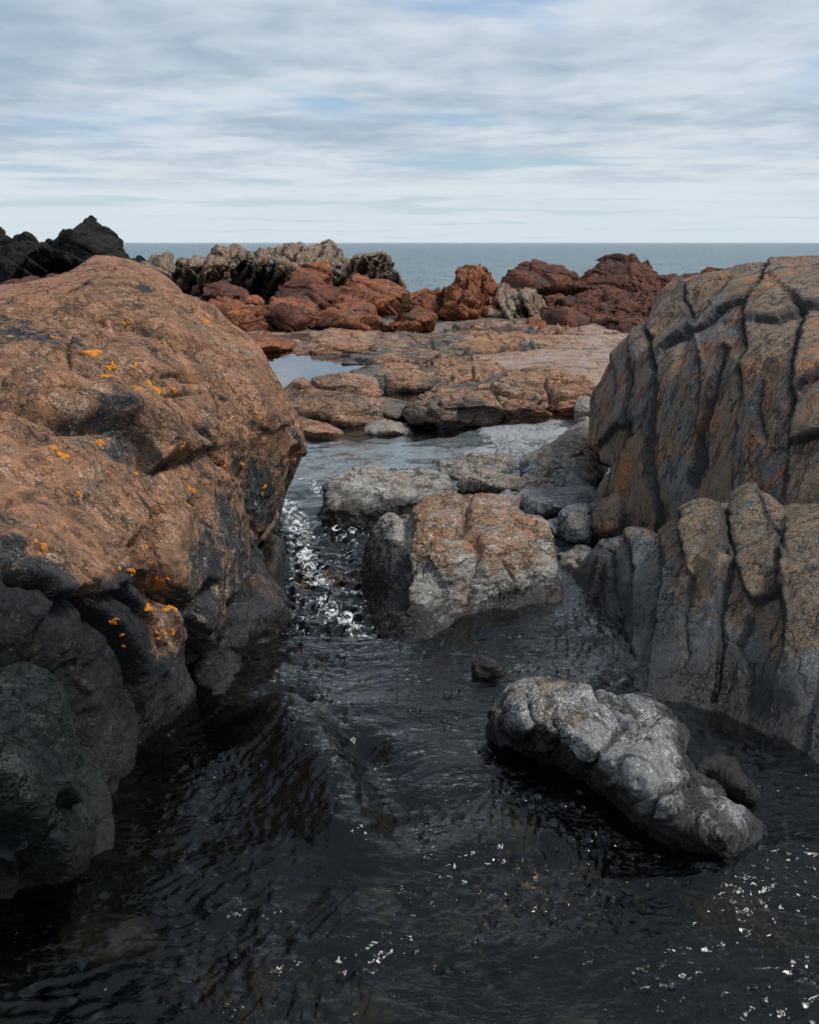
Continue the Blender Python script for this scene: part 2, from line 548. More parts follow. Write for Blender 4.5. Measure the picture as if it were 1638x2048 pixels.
M['grey'] = rock_material('grey_blue_rock', (0.36, 0.28, 0.21), (0.29, 0.24, 0.195), (0.25, 0.26, 0.27), (0.05, 0.055, 0.06),
                          pale=(0.42, 0.42, 0.41), pale_amt=0.45, stretch=(1.4, 1, 1.4), wet_z=0.01, wet_w=0.05)
M['ledge'] = rock_material('tan_ledge_rock', (0.40, 0.215, 0.13), (0.30, 0.175, 0.115), (0.135, 0.118, 0.105), (0.04, 0.037, 0.035),
                           pale=(0.5, 0.42, 0.36), pale_amt=0.3, scale=0.55, stretch=(0.6, 1, 3.0), rust=0.35, wet_z=0.02, wet_w=0.05)  # cool colour kept dark to paint shade on the ledge fronts
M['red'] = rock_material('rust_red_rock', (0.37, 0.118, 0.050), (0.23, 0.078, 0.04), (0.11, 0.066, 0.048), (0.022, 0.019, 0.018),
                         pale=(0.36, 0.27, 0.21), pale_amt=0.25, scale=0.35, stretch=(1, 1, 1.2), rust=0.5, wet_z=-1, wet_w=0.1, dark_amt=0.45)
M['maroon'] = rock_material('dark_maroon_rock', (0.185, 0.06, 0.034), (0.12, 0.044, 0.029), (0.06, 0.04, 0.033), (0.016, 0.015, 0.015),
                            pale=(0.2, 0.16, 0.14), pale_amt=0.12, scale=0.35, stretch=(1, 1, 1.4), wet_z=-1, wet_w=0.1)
M['fold'] = rock_material('folded_grey_rock', (0.33, 0.195, 0.115), (0.24, 0.16, 0.11), (0.21, 0.205, 0.185), (0.028, 0.028, 0.029),
                          pale=(0.42, 0.38, 0.33), pale_amt=0.4, scale=0.35, grain=(0, 0.35, 0), stretch=(2.6, 2.0, 0.3), wet_z=-1, wet_w=0.1, dark_amt=0.5)
M['black'] = rock_material('black_peak_rock', (0.03, 0.027, 0.025), (0.024, 0.023, 0.022), (0.018, 0.019, 0.02), (0.009, 0.01, 0.011),
                           pale=(0.08, 0.075, 0.065), pale_amt=0.2, scale=0.35, wet_z=-1, wet_w=0.1, spec=0.06)
M['bed'] = rock_material('stream_bed_rock', (0.40, 0.225, 0.14), (0.30, 0.185, 0.125), (0.32, 0.33, 0.345), (0.05, 0.053, 0.058),
                         pale=(0.36, 0.36, 0.36), pale_amt=0.4, scale=0.7, stretch=(1, 0.7, 1), wet_z=-0.09, wet_w=0.1, rough=0.55)
M['sub'] = plain('submerged_tan_stone', (0.15, 0.10, 0.052), (0.03, 0.024, 0.016), 14)
M['weed'] = plain('brown_seaweed', (0.11, 0.06, 0.018), (0.045, 0.028, 0.01), 40, 0.45)
M['lichen'] = plain('orange_lichen', (0.62, 0.235, 0.012), (0.36, 0.115, 0.01), 90, 0.9, 0.8)
M['water'] = water_material('stream_water', (0.30, 0.335, 0.335), bumps=((9.0, 0.009), (34.0, 0.0042)))
M['sea'] = water_material('sea_water', (0.05, 0.09, 0.11), 1.0, 0.10, 1.0, False, (0.035, 0.085, 0.105), ((0.30, 0.8), (1.5, 0.2)))
M['bubble'] = water_material('bubble_film', (0.93, 0.95, 0.96), 0.0, 0.02, 1.0, False, None, ((5.0, 0.0001),))

# ------------------------------------------------------------------ rock builder
BVH = {}


def rock(name, label, outline, mat, Y=None, ctrl=None, thick=None, depth=None, k=0.06, power=1.8, seed=0, zmin=-0.35, cell=None,
         disp=(0.03, 1.5), fine=0.35, strata=None, cracks=None, blocks=None, strokes=(), tone=None, tone_z=None, stain_w=None, tone_stain_shade=None,
         sub=1, group=None, cat='rock', smooth=2, back_drop=0.0, facet=0.8, slabs=None, jag=0.0, beds=None):
    poly = np.array(outline, float)
    if jag:
        rj = random.Random(seed)
        pp = []
        for (ax_, ay_), (bx_, by_) in zip(poly, np.roll(poly, -1, 0)):
            m_ = max(1, int(math.hypot(bx_ - ax_, by_ - ay_) / 9))
            for q in range(m_):
                e_ = q / m_
                pp.append((ax_ + (bx_ - ax_) * e_ + rj.uniform(-jag, jag), ay_ + (by_ - ay_) * e_ + rj.uniform(-jag, jag)))
        poly = np.array(pp)
    x0, y0 = poly.min(0) - 40
    x1, y1 = poly.max(0) + 40
    st = 3.0 if (x1 - x0) > 260 else 1.5
    gx = np.arange(x0, x1 + st, st)
    gy = np.arange(y0, y1 + st, st)
    QX, QY = np.meshgrid(gx, gy, indexing='ij')
    OUT = poly_sdf(QX, QY, poly)
    if Y is not None:
        ext = FPX * 0.30 / Y
        y1 += ext
        gy = np.arange(y0, y1 + st, st)
        QX, QY = np.meshgrid(gx, gy, indexing='ij')
        OUT = poly_sdf(QX, QY, poly)
        for q in range(1, 7):
            OUT = np.minimum(OUT, poly_sdf(QX, QY - ext * q / 6.0, poly))
    if ctrl:
        ctrl = [(c[0], c[1], float(at_z(c[0], c[1], c[3])[1])) if len(c) > 3 else c for c in ctrl]
        FR = tps(ctrl, QX, QY)
        ys = [c[2] for c in ctrl]
        FR = np.clip(FR, min(ys) - 0.15, max(ys) + 0.25)
        Ymid = float(np.mean(ys))
    else:
        pb, pt = poly[:, 1].max(), poly[:, 1].min()
        tt = np.clip((pb - QY) / (pb - pt), 0, 1.2)
        wpx = poly[:, 0].max() - poly[:, 0].min()
        dep = depth if depth is not None else 0.45 * wpx * Y / FPX
        rg = random.Random(seed * 31 + 7)
        uu = (QX - (poly[:, 0].max() + poly[:, 0].min()) * 0.5) / (wpx * 0.5)
        vv = np.clip(1 - 2 * tt, -1.4, 1.0)
        fd = min(dep, 0.06 * Y) * facet
        fc = np.zeros(QX.shape)
        for q in range(9):
            an = rg.uniform(0, 2 * math.pi)
            gm = rg.uniform(0.6, 1.8)
            fc = np.maximum(fc, gm * (math.cos(an) * uu + math.sin(an) * vv - rg.uniform(0.05, 0.65)))
        if slabs:
            cn, lean, sa_ = slabs
            wn_ = np.stack([QX / 60.0, QY / 60.0, np.full(QX.shape, seed * 1.7)], -1).reshape(-1, 3)
            ph = uu * cn + vv * lean + 0.8 * fbm(wn_, 3, seed).reshape(QX.shape)
            fr_ = ph - np.floor(ph)
            fc = fc + sa_ * (fr_ + 0.5 * np.sin(np.floor(ph) * 2.4))
        FR = Y + dep * tt ** power + fd * fc
        Ymid = Y + dep * 0.5
    hpx = poly[:, 1].max() - poly[:, 1].min()
    k = min(k, 0.30 * hpx * Ymid / FPX)
    th = thick if thick is not None else (0.5 * (poly[:, 0].max() - poly[:, 0].min()) * Ymid / FPX)
    ins = OUT < 2
    yl, yh = FR[ins].min(), FR[ins].max() + th
    pts = []
    for (a, b) in poly:
        for yy in (yl, yh):
            pts.append(at_y(a, b, yy))
            if Y is not None:
                pts.append(at_y(a, b + ext, yy))
    pts = np.array(pts)
    lo, hi = pts.min(0), pts.max(0)
    lo[1], hi[1] = yl, yh
    lo[2] = max(lo[2], zmin)
    h = cell or max(0.012, 3.2 * Ymid / FPX)
    while np.prod((hi - lo) / h + 6) > 3.0e6:
        h *= 1.08
    lo = lo - 2.5 * h
    hi = hi + 2.5 * h
    n = np.ceil((hi - lo) / h).astype(int) + 1
    ax = [lo[i] + h * np.arange(n[i]) for i in range(3)]
    Xg, Yg, Zg = np.meshgrid(*ax, indexing='ij')
    zc = Zg - H
    dp = np.maximum(Yg * CP - zc * SP, 0.05)
    px = CX + FPX * Xg / dp
    py = CY - FPX * (Yg * SP + zc * CP) / dp

    def look(T):
        fx = np.clip((px - x0) / st, 0, len(gx) - 1.001)
        fy = np.clip((py - y0) / st, 0, len(gy) - 1.001)
        ix, iy = fx.astype(np.int32), fy.astype(np.int32)
        fx -= ix
        fy -= iy
        return (T[ix, iy] * (1 - fx) + T[ix + 1, iy] * fx) * (1 - fy) + (T[ix, iy + 1] * (1 - fx) + T[ix + 1, iy + 1] * fx) * fy
    front = look(FR)
    do = look(OUT) * dp / FPX - k * 0.22
    d = smax((front - Yg) * 0.75, do, k)
    d = smax(d, (Yg - front - th + back_drop * np.maximum(Zg, 0)) * 0.7, k * 1.5)
    d = np.maximum(d, zmin - Zg)
    V, F = surface_nets(d, lo, h)
    if smooth:
        V = laplace(V, F, smooth)
    for _ in range(sub):
        V, F = subdivide(V, F)
        V = laplace(V, F, 1, 0.5 if smooth else 0.2)
    N = vnormals(V, F)
    S = Ymid / 5.0 if Ymid > 9 else 1.0
    a0, s0 = disp
    so = seed * 7.31
    D = a0 * fbm(V / S * s0 + so, 5, seed, 0.48)
    D += a0 * fine * (1 - 2.2 * np.abs(fbm(V / S * s0 * 3.1 + so, 4, seed + 5, 0.55)))
    if strata is not None:
        (sx, sy, sz), sa = strata
        q = np.stack([V[:, 0] * sx, V[:, 1] * sy, V[:, 2] * sz], 1)
        wob = fbm(V / S * 1.3 + so, 2, seed + 9)
        q = q + wob[:, None] * 1.2
        D += sa * (fbm(q, 4, seed + 21, 0.6) - 0.4 * np.abs(perlin(q * 2.3, seed + 23)))
    if cracks is not None:
        (sx, sy, sz), wd, ca = cracks
        q = np.stack([V[:, 0] * sx, V[:, 1] * sy, V[:, 2] * sz], 1) + so
        q = q + 0.35 * fbm(V / S * 4 + so, 3, seed + 31)[:, None]
        for j in range(2):
            c = np.abs(perlin(q * (1 + 0.7 * j) + 17 * j, seed + 41 + j))
            ms = np.clip(perlin(V / S * 2.2 + 5 * j, seed + 51) * 3 + 0.7, 0, 1)
            D -= ca * ms * np.exp(-(c / wd) ** 2)
    if blocks is not None:
        bs, bw, ba = blocks[:3]
        gr = blocks[3] if len(blocks) > 3 else 0.45
        q = V / S * np.array(bs) + so
        q = q + 0.22 * fbm(V / S * 3 + so, 3, seed + 61)[:, None]
        f1, f2, rid, til = worley(q, seed)
        edge = np.clip((f2 - f1) / bw, 0, 1)
        D += ba * (gr * (edge - 1) + (rid - 0.5) * 1.2 * edge + 1.5 * til * edge)
    if beds:
        bf_, bx_, by_, ba_ = beds
        ph = (V[:, 2] + bx_ * V[:, 0] + by_ * V[:, 1]) * bf_ + 0.5 * fbm(V / S * 1.1 + so, 3, seed + 81) + so
        fr_ = ph - np.floor(ph)
        D += ba_ * (np.minimum(fr_ * 1.25, 1.0) - np.clip((fr_ - 0.8) / 0.2, 0, 1) - 0.5 + 0.7 * np.sin(np.floor(ph) * 2.7))
    vx, vy, vd = proj(V)
    stain = np.zeros(len(V))
    joint = np.full(len(V), 60.0)
    if len(strokes):
        wob = perlin(V / S * 14 + so, seed + 71) * 7.0 + perlin(V / S * 40 + so, seed + 72) * 3.0
        for stq in strokes:
            ln, wpx, amp = stq[:3]
            step = stq[3] if len(stq) > 3 else 0.0
            sg, ld = line_sign(vx + wob * 0.7, vy + wob * 0.5, ln)
            D -= amp * np.exp(-(ld / wpx) ** 2)
            joint = np.minimum(joint, ld)
            if step:
                D += step * np.clip(sg / 3.0, -1, 1) * np.exp(-(ld / 55.0) ** 1.3) * 0.5
            if stain_w:
                stain = np.maximum(stain, np.exp(-(ld / stain_w) ** 2))
    V = V + N * D[:, None]
    tv = np.full(len(V), 0.65)
    if tone:
        ws = 0
        tv = 0
        for (a, b, v) in tone:
            ww = 1.0 / (((vx - a) ** 2 + (vy - b) ** 2) / 1e4 + 0.02) ** 1.6
            tv = tv + ww * v
            ws = ws + ww
        tv = tv / ws
    if tone_stain_shade:  # low tones darken: black lichen zone and painted flank shade
        stain = np.maximum(stain, np.clip(tone_stain_shade[0] - tv, 0, 1) * tone_stain_shade[1])
    if tone_z:
        tv = np.interp(V[:, 2] + 0.05 * perlin(V * 3 + so, seed), tone_z[0], tone_z[1])
    base = np.array([V[:, 0].mean(), V[:, 1].mean(), V[:, 2].min()])
    me = make_mesh(name, V - base, F, M[mat], {'tone': tv, 'stain': stain, 'joint': joint})
    o = link(name, me, base, label, cat, group)
    o['_pp'] = 0
    del o['_pp']
    BVH[o.name] = (o, V, F)
    return o


def zoom(x0, y0, s, pts):
    return [(x0 + s * a, y0 + s * b) for a, b in pts]


def Z1(p): return zoom(0, 420, 820 / 1638, p)
def Z2(p): return zoom(820, 420, 818 / 1638, p)
def Z3(p): return zoom(0, 520, 620 / 1638, p)
def Z4(p): return zoom(0, 1050, 620 / 1638, p)
def Z5(p): return zoom(500, 640, 760 / 1638, p)
def Z6(p): return zoom(1080, 500, 558 / 1638, p)
def Z7(p): return zoom(540, 900, 720 / 1638, p)
def Z8(p): return zoom(900, 1050, 738 / 1638, p)


# ------------------------------------------------------------------ ground, stream, sea
def smooth01(a, b, x):
    t = np.clip((x - a) / (b - a), 0, 1)
    return t * t * (3 - 2 * t)


def plan_dist(x, y, pix, z=0.0):
    ln = [tuple(at_z(a, b, z)[:2]) for a, b in pix]
    return line_dist(x, y, ln)


ys = [0.6]
while ys[-1] < 46:
    ys.append(ys[-1] * 1.0085 + 0.003)
ys = np.array(ys)
us = np.linspace(-1.0, 1.0, 300)
GU, GY = np.meshgrid(us, ys)
GX = GU * (1.6 + GY * 0.75)
gx, gy = GX.ravel(), GY.ravel()
P3 = np.stack([gx, gy, np.zeros_like(gx)], 1)
g = np.full(gx.shape, -0.30)
rise = smooth01(6.9, 8.6, gy + 0.5 * fbm(P3 * 0.7, 3, 4))
g = g + rise * 0.285
g += 0.30 * smooth01(0.15, 1.3, gx - 0.02 * gy) * smooth01(6.5, 8.0, gy) * 0.25
g += 0.02 * smooth01(-0.3, 1.2, gx - 0.05 * gy) * smooth01(9, 11, gy) - 0.03 * smooth01(11, 13, gy) + 0.03 * smooth01(17, 19, gy) - 0.10 * smooth01(22, 28, gy)
pool = plan_dist(gx, gy, [(450, 728), (540, 728), (600, 738), (660, 762), (760, 792), (835, 822), (800, 850)])
pw = 0.30 + 0.10 * np.maximum(gy - 9, 0)
g -= (0.42 * np.exp(-(pool / pw) ** 2) * smooth01(8.2, 9.5, gy))
chan = plan_dist(gx, gy, [(800, 850), (700, 880), (640, 930), (600, 985), (640, 1100)])
g -= 0.05 * np.exp(-(chan / 0.55) ** 2) * smooth01(6.5, 7.5, gy)
g -= 1.6 * smooth01(33, 45, gy)
amp = 0.03 + 0.02 * smooth01(8, 30, gy)
g += amp * fbm(P3 * np.array([1.6, 1.1, 1]), 6, 2, 0.55)
g += 0.025 * (0.5 - np.abs(fbm(P3 * np.array([2.3, 3.6, 1]), 4, 8))) * smooth01(6.5, 7.5, gy)
g -= 0.03 * np.exp(-(perlin(P3 * np.array([2.0, 1.2, 1]) + 0.3 * fbm(P3 * 5, 2, 3)[:, None], 6) / 0.035) ** 2)
ny, nx = GU.shape
ii = np.arange(ny * nx).reshape(ny, nx)
quad = np.stack([ii[:-1, :-1], ii[:-1, 1:], ii[1:, 1:], ii[1:, :-1]], -1).reshape(-1, 4)
tone_g = 0.05 + 0.8 * smooth01(9.2, 12, gy + 0.6 * gx)
g -= 0.07 * smooth01(0.2, -0.5, gx + 0.01 * gy) * smooth01(9.5, 11, gy) * (1 - smooth01(17, 18.5, gy))
me = make_mesh('ground', np.stack([gx, gy, g], 1), quad, M['bed'], {'tone': tone_g, 'joint': np.full(gx.shape, 60.0), 'stain': 2.2 * (1 - smooth01(6.2, 7.2, gy)) + 0.5 * smooth01(19, 23, gy)})
link('ground', me, kind='structure')

# wide sea floor under everything, out to the horizon
V = np.array([[-30000, -40, -3.0], [30000, -40, -3.0], [30000, 40000, -3.0], [-30000, 40000, -3.0]], float)
link('seabed', make_mesh('seabed', V, np.array([[0, 1, 2, 3]]), M['dark'], {'joint': np.full(4, 60.0)}), kind='structure')
V = np.array([[-30000, 27, -0.55], [30000, 27, -0.55], [30000, 40000, -0.55], [-30000, 40000, -0.55]], float)
link('sea', make_mesh('sea', V, np.array([[0, 1, 2, 3]]), M['sea']), kind='structure')

# stream
ys = [1.25]
while ys[-1] < 20.5:
    ys.append(ys[-1] * 1.0042)
ys = np.array(ys)
us = np.linspace(-1, 1, 460)
GU, GY = np.meshgrid(us, ys)
GX = GU * (0.55 + 0.40 * GY)
gx, gy = GX.ravel(), GY.ravel()
P3 = np.stack([gx, gy, np.zeros_like(gx)], 1)
wz = np.zeros_like(gx)
calm = smooth01(7.5, 10.5, gy)
# ledge of smooth water at the lip, the broken water behind it stands lower
lipx = np.interp(gx, [-0.75, -0.5, -0.2, 0.02, 0.12], [4.25, 4.38, 4.36, 4.30, 4.45])
inchan = smooth01(0.22, 0.02, gx - 0.02)
drop = smooth01(0.0, 0.16, gy - lipx) * (1 - smooth01(1.6, 3.2, gy - lipx)) * inchan
wz -= 0.10 * drop
turb = drop
# the hump of water over a sunken rock and the trough beside it
hump = plan_dist(gx, gy, [(560, 1450), (640, 1530), (700, 1620), (720, 1680)])
wz += 0.10 * np.exp(-(hump / 0.17) ** 2)
tro = plan_dist(gx, gy, [(720, 1500), (770, 1600), (800, 1680)])
wz -= 0.07 * np.exp(-(tro / 0.10) ** 2)
tro = plan_dist(gx, gy, [(560, 1390), (640, 1430), (720, 1500)])
wz -= 0.035 * np.exp(-(tro / 0.07) ** 2)
hump = plan_dist(gx, gy, [(720, 1840), (900, 1720), (1050, 1680)])
wz += 0.03 * np.exp(-(hump / 0.12) ** 2)
hump = plan_dist(gx, gy, [(1420, 1790), (1520, 1730), (1650, 1700)])
wz += 0.05 * np.exp(-(hump / 0.10) ** 2)
live = (1 - calm)
q = P3 + 0.10 * np.stack([fbm(P3 * 2.2, 3, 3), fbm(P3 * 2.2, 3, 5), np.zeros_like(gx)], 1)
wz += live * 0.026 * fbm(q * np.array([1.7, 2.3, 1]), 3, 11)
# long combed ripples bent by the current
ang = 0.5 + 0.6 * fbm(P3 * 0.8, 2, 17)
cxr = q[:, 0] * np.cos(ang) + q[:, 1] * np.sin(ang)
cyr = -q[:, 0] * np.sin(ang) + q[:, 1] * np.cos(ang)
rp = np.stack([cxr * 6.5, cyr * 23, np.zeros_like(gx)], 1)
rm = np.clip(0.75 + 1.2 * perlin(P3 * 1.5, 19), 0.25, 1.3)
wz += live * 0.0085 * rm * (1 - np.abs(2.0 * fbm(rp, 3, 23, 0.5)))
rough = np.clip(perlin(P3 * np.array([1.9, 1.5, 1]) + 4, 29) * 2.2 - 0.1, 0, 1) * (1 - smooth01(4.1, 4.4, gy))
wz += live * (0.012 * rough + 0.035 * turb) * fbm(q * np.array([11, 13, 1]), 3, 31, 0.55)
near = 1 - smooth01(2.1, 3.2, gy)
wz += 0.010 * near * fbm(q * 9, 3, 37)
wz += calm * 0.0008 * fbm(q * np.array([2, 5, 1]), 3, 41)
mid = smooth01(5.6, 7.2, gy) * (1 - smooth01(9.0, 11.5, gy))
wz += mid * 0.006 * fbm(q * np.array([3.5, 5.5, 1]), 4, 43)
foam = 0.32 * turb + 0.0 * gx
for ln, wd, a in ((((575, 1015), (600, 1060), (610, 1110), (640, 1150)), 0.14, 0.62), (((650, 1040), (690, 1070), (730, 1040)), 0.06, 0.6),
                  (((640, 1180), (700, 1230), (740, 1265)), 0.10, 0.6), (((600, 960), (640, 1000)), 0.12, 0.5),
                  (((600, 930), (700, 905)), 0.18, 0.28), (((820, 870), (1000, 880), (1100, 860)), 0.35, 0.25)):
    foam = np.maximum(foam, a * np.exp(-(plan_dist(gx, gy, ln, -0.06) / wd) ** 2))
ny, nx = GU.shape
ii = np.arange(ny * nx).reshape(ny, nx)
quad = np.stack([ii[:-1, :-1], ii[:-1, 1:], ii[1:, 1:], ii[1:, :-1]], -1).reshape(-1, 4)
WAT = np.stack([gx, gy, wz], 1)
link('stream_water', make_mesh('stream_water', WAT, quad, M['water'], {'foam': foam, 'ripple': 1.0 - 0.80 * smooth01(5.6, 7.2, gy) - 0.18 * smooth01(9, 11, gy)}), kind='structure')
WBVH = BVHTree.FromPolygons([tuple(v) for v in WAT.tolist()], quad.tolist())

# ------------------------------------------------------------------ near boulders
left_out = [(-260, 640), (0, 634)] + Z3([(100, 260), (240, 235), (330, 215), (420, 190), (500, 150), (600, 127), (700, 130), (800, 150),
           (900, 185), (1000, 235), (1100, 285), (1200, 345), (1300, 415), (1360, 470), (1400, 540), (1450, 630), (1500, 710), (1545, 800),
           (1575, 900), (1583, 980), (1570, 1060), (1540, 1160), (1510, 1240), (1480, 1330), (1450, 1420), (1420, 1500), (1370, 1550)]) + \
    Z4([(1370, 250), (1420, 330), (1480, 430), (1490, 480), (1430, 600), (1280, 690), (1200, 720), (1090, 760), (1040, 950), (970, 1060), (830, 1150),
        (760, 1260), (680, 1360), (600, 1460), (480, 1560)]) + [(100, 1720), (-260, 1800)]
left_out = [(a - 9 if a > 440 and b < 1120 else a, b) for a, b in left_out]
left_ctrl = [(230, 1575, 3.05), (300, 1480, 3.38), (390, 1400, 3.72), (420, 1320, 4.1), (480, 1295, 4.28), (550, 1260, 4.5), (562, 1200, 4.7),
             (520, 1110, 5.2), (0, 1700, 2.75), (0, 1170, 2.72), (100, 1160, 2.86), (100, 1350, 2.86), (200, 1200, 3.08), (200, 1400, 3.02),
             (300, 1200, 3.42), (300, 1350, 3.36), (380, 1250, 3.68), (0, 850, 3.75), (0, 1000, 3.15), (150, 950, 3.55), (150, 1080, 3.15),
             (270, 1050, 3.45), (300, 950, 3.95), (360, 1080, 3.72), (390, 1180, 3.75), (450, 1100, 4.35), (480, 1200, 4.45), (0, 780, 4.15),
             (100, 765, 4.2), (250, 790, 4.4), (330, 870, 4.35), (400, 950, 4.45), (450, 880, 4.85), (0, 650, 5.2), (100, 620, 5.4),
             (230, 572, 5.85), (350, 595, 5.95), (470, 665, 5.8), (150, 690, 4.9), (300, 680, 5.05), (400, 760, 5.1), (520, 720, 5.6),
             (580, 850, 5.6), (595, 900, 5.65), (560, 1000, 5.5), (530, 1080, 5.35), (500, 850, 5.15), (480, 950, 5.0), (510, 1030, 5.2),
             (-260, 700, 4.9), (-260, 900, 3.4), (-260, 1200, 2.6), (-260, 1700, 2.5)]
left_strokes = [(Z3([(0, 845), (230, 880), (300, 940), (450, 1005), (560, 1060), (680, 1105), (800, 1150), (900, 1200), (1000, 1300)]), 7, 0.06, 0.09),
                (Z3([(0, 690), (100, 575), (250, 480), (350, 430)]), 6, 0.06, 0.05),
                (Z3([(200, 640), (330, 610), (480, 610), (650, 680), (780, 735), (850, 765), (950, 880), (1080, 960), (1150, 1050), (1230, 1180),
                     (1300, 1300), (1350, 1450)]), 8, 0.07, 0.07),
                (Z3([(250, 800), (500, 830), (700, 860), (800, 930), (850, 1070), (960, 1040)]), 9, 0.05, -0.09),
                (Z3([(830, 1350), (850, 1480), (840, 1585)]), 10, 0.09),
                (Z4([(840, 100), (850, 200), (900, 330), (1000, 440), (1040, 600), (1045, 800)]), 11, 0.10),
                (Z4([(730, 100), (740, 250), (830, 370), (900, 420)]), 14, 0.09),
                (Z4([(1130, 330), (1060, 470), (1040, 600), (1060, 700)]), 12, 0.09),
                (Z4([(1240, 420), (1270, 560), (1240, 660)]), 7, 0.05),
                (Z4([(1350, 100), (1320, 330), (1240, 420)]), 8, 0.06),
                (Z4([(30, 280), (130, 300), (240, 310), (300, 380), (420, 350), (500, 380), (620, 330)]), 5, 0.03, -0.05),
                (Z4([(420, 350), (300, 450), (200, 500), (140, 650), (110, 740)]), 6, 0.03, 0.035),
                (Z4([(500, 380), (560, 480), (640, 600), (700, 720), (720, 850)]), 6, 0.03, -0.05),
                (Z4([(620, 330), (720, 440), (780, 520), (820, 650)]), 7, 0.045),
                (Z3([(350, 440), (370, 560), (360, 610)]), 4, 0.03), (Z3([(1000, 600), (1100, 610), (1180, 700), (1200, 800)]), 10, 0.04),
                (Z3([(800, 430), (860, 430), (840, 460)]), 5, 0.025), (Z3([(700, 300), (780, 350), (830, 350)]), 5, 0.025),
                (Z3([(880, 590), (960, 600), (1020, 690), (900, 690)]), 4, 0.025)]
left_tone = [(50, 1250, -0.1), (150, 1300, -0.1), (250, 1350, 0.0), (300, 1450, 0.1), (350, 1350, 0.2), (150, 1450, -0.1), (60, 1180, 0.1), (340, 1270, 0.5), (360, 1180, 0.7), (450, 1230, 0.25),
             (520, 1230, 0.25), (440, 1130, 0.3), (250, 1230, 0.0), (100, 1060, 1.0), (200, 1080, 0.9), (60, 950, 1.1), (200, 950, 0.95), (370, 1070, 0.85), (180, 860, 0.5), (250, 880, 0.25),
             (300, 800, 0.9), (100, 790, 0.9), (220, 700, 0.85), (420, 720, 1.1), (250, 600, 0.9), (120, 650, 0.65), (40, 720, 0.5), (440, 830, 0.65), (560, 860, 0.8), (560, 960, 0.5),
             (480, 1040, 0.25), (530, 1060, 0.4), (500, 780, 0.95), (400, 960, 0.55), (330, 980, 0.75)]
lb = rock('lichen_boulder', 'huge brown boulder on the left with orange lichen spots, sloping down to the stream', left_out, 'brown',
          ctrl=left_ctrl, thick=1.3, k=0.14, seed=1, disp=(0.035, 1.5), fine=0.2, strata=((1.6, 2.2, 5), 0.012), cracks=((2.5, 2.5, 5), 0.02, 0.014), blocks=((2.2, 2.6, 3.5), 0.04, 0.020, 0.2),
          strokes=[(q[0], q[1], q[2] * 1.35, *(r * 1.3 for r in q[3:])) for q in left_strokes], tone=left_tone, tone_stain_shade=(0.35, 2.2), cat='boulder', cell=0.021, zmin=-0.34)
rock('smooth_boulder', 'smooth reddish brown dome rock just behind the big lichen boulder',
     [(-260, 620), (0, 587)] + Z1([(150, 305), (290, 270), (340, 235), (385, 207), (450, 212), (520, 230), (600, 265), (660, 300), (700, 340)]) +
     [(390, 660), (300, 760), (-260, 800)], 'smooth', ctrl=[(-260, 640, 7), (0, 590, 7.6), (190, 528, 8.4), (340, 590, 8.1), (200, 640, 7.0), (0, 700, 6.6), (360, 700, 7.0), (-260, 780, 6.4)],
     thick=1.5, k=0.25, seed=2, disp=(0.03, 1.0), cat='boulder', fine=0.2, zmin=-0.2)
rock('dark_boulder', 'dark greenish grey angular boulder in the lower left corner',
     [(-200, 1410)] + Z4([(0, 800), (100, 765), (200, 815), (250, 840), (290, 930), (310, 1020), (350, 1150), (400, 1270), (460, 1350), (500, 1440), (505, 1560),
     (490, 1700), (450, 1800), (390, 1860), (280, 1900)]) + [(0, 1790), (-200, 1790)], 'green',
     ctrl=[(0, 1360, 2.62), (45, 1335, 2.72), (90, 1380, 2.68), (120, 1480, 2.58), (60, 1480, 2.47), (0, 1500, 2.38), (60, 1620, 2.38), (130, 1620, 2.48), (190, 1600, 2.72), (150, 1700, 2.52),
           (60, 1720, 2.52), (0, 1700, 2.46), (-200, 1400, 2.5), (-200, 1750, 2.2)], thick=0.45, k=0.03, seed=3, disp=(0.008, 3.0), fine=0.4,
     blocks=((3.2, 3.2, 2.4), 0.03, 0.032, 0.1), cracks=((6, 6, 4), 0.03, 0.006), cat='boulder', cell=0.011, zmin=-0.33)
rock('waterline_rock', 'small dark rounded rock at the foot of the big lichen boulder',
     Z4([(1030, 760), (1060, 700), (1120, 670), (1190, 675), (1240, 720), (1270, 800), (1310, 870), (1340, 920), (1335, 1010), (1200, 1060), (1030, 1040)]), 'dark',
     ctrl=[(400, 1330, 4.0), (440, 1305, 4.1), (480, 1350, 3.95), (440, 1380, 3.78), (440, 1420, 3.66), (500, 1410, 3.75), (395, 1420, 3.7)], thick=0.4, k=0.09, seed=4,
     disp=(0.012, 4), cracks=((6, 6, 6), 0.04, 0.008), cell=0.011)
rock('channel_rock', 'dark wet rock tucked under the lichen boulder beside the white water',
     Z4([(1340, 150), (1420, 60), (1470, 90), (1500, 200), (1515, 330), (1510, 440), (1400, 480), (1340, 300)]), 'dark', Y=5.0, depth=0.5, thick=0.6, k=0.08, seed=5, disp=(0.015, 4), zmin=-0.4)

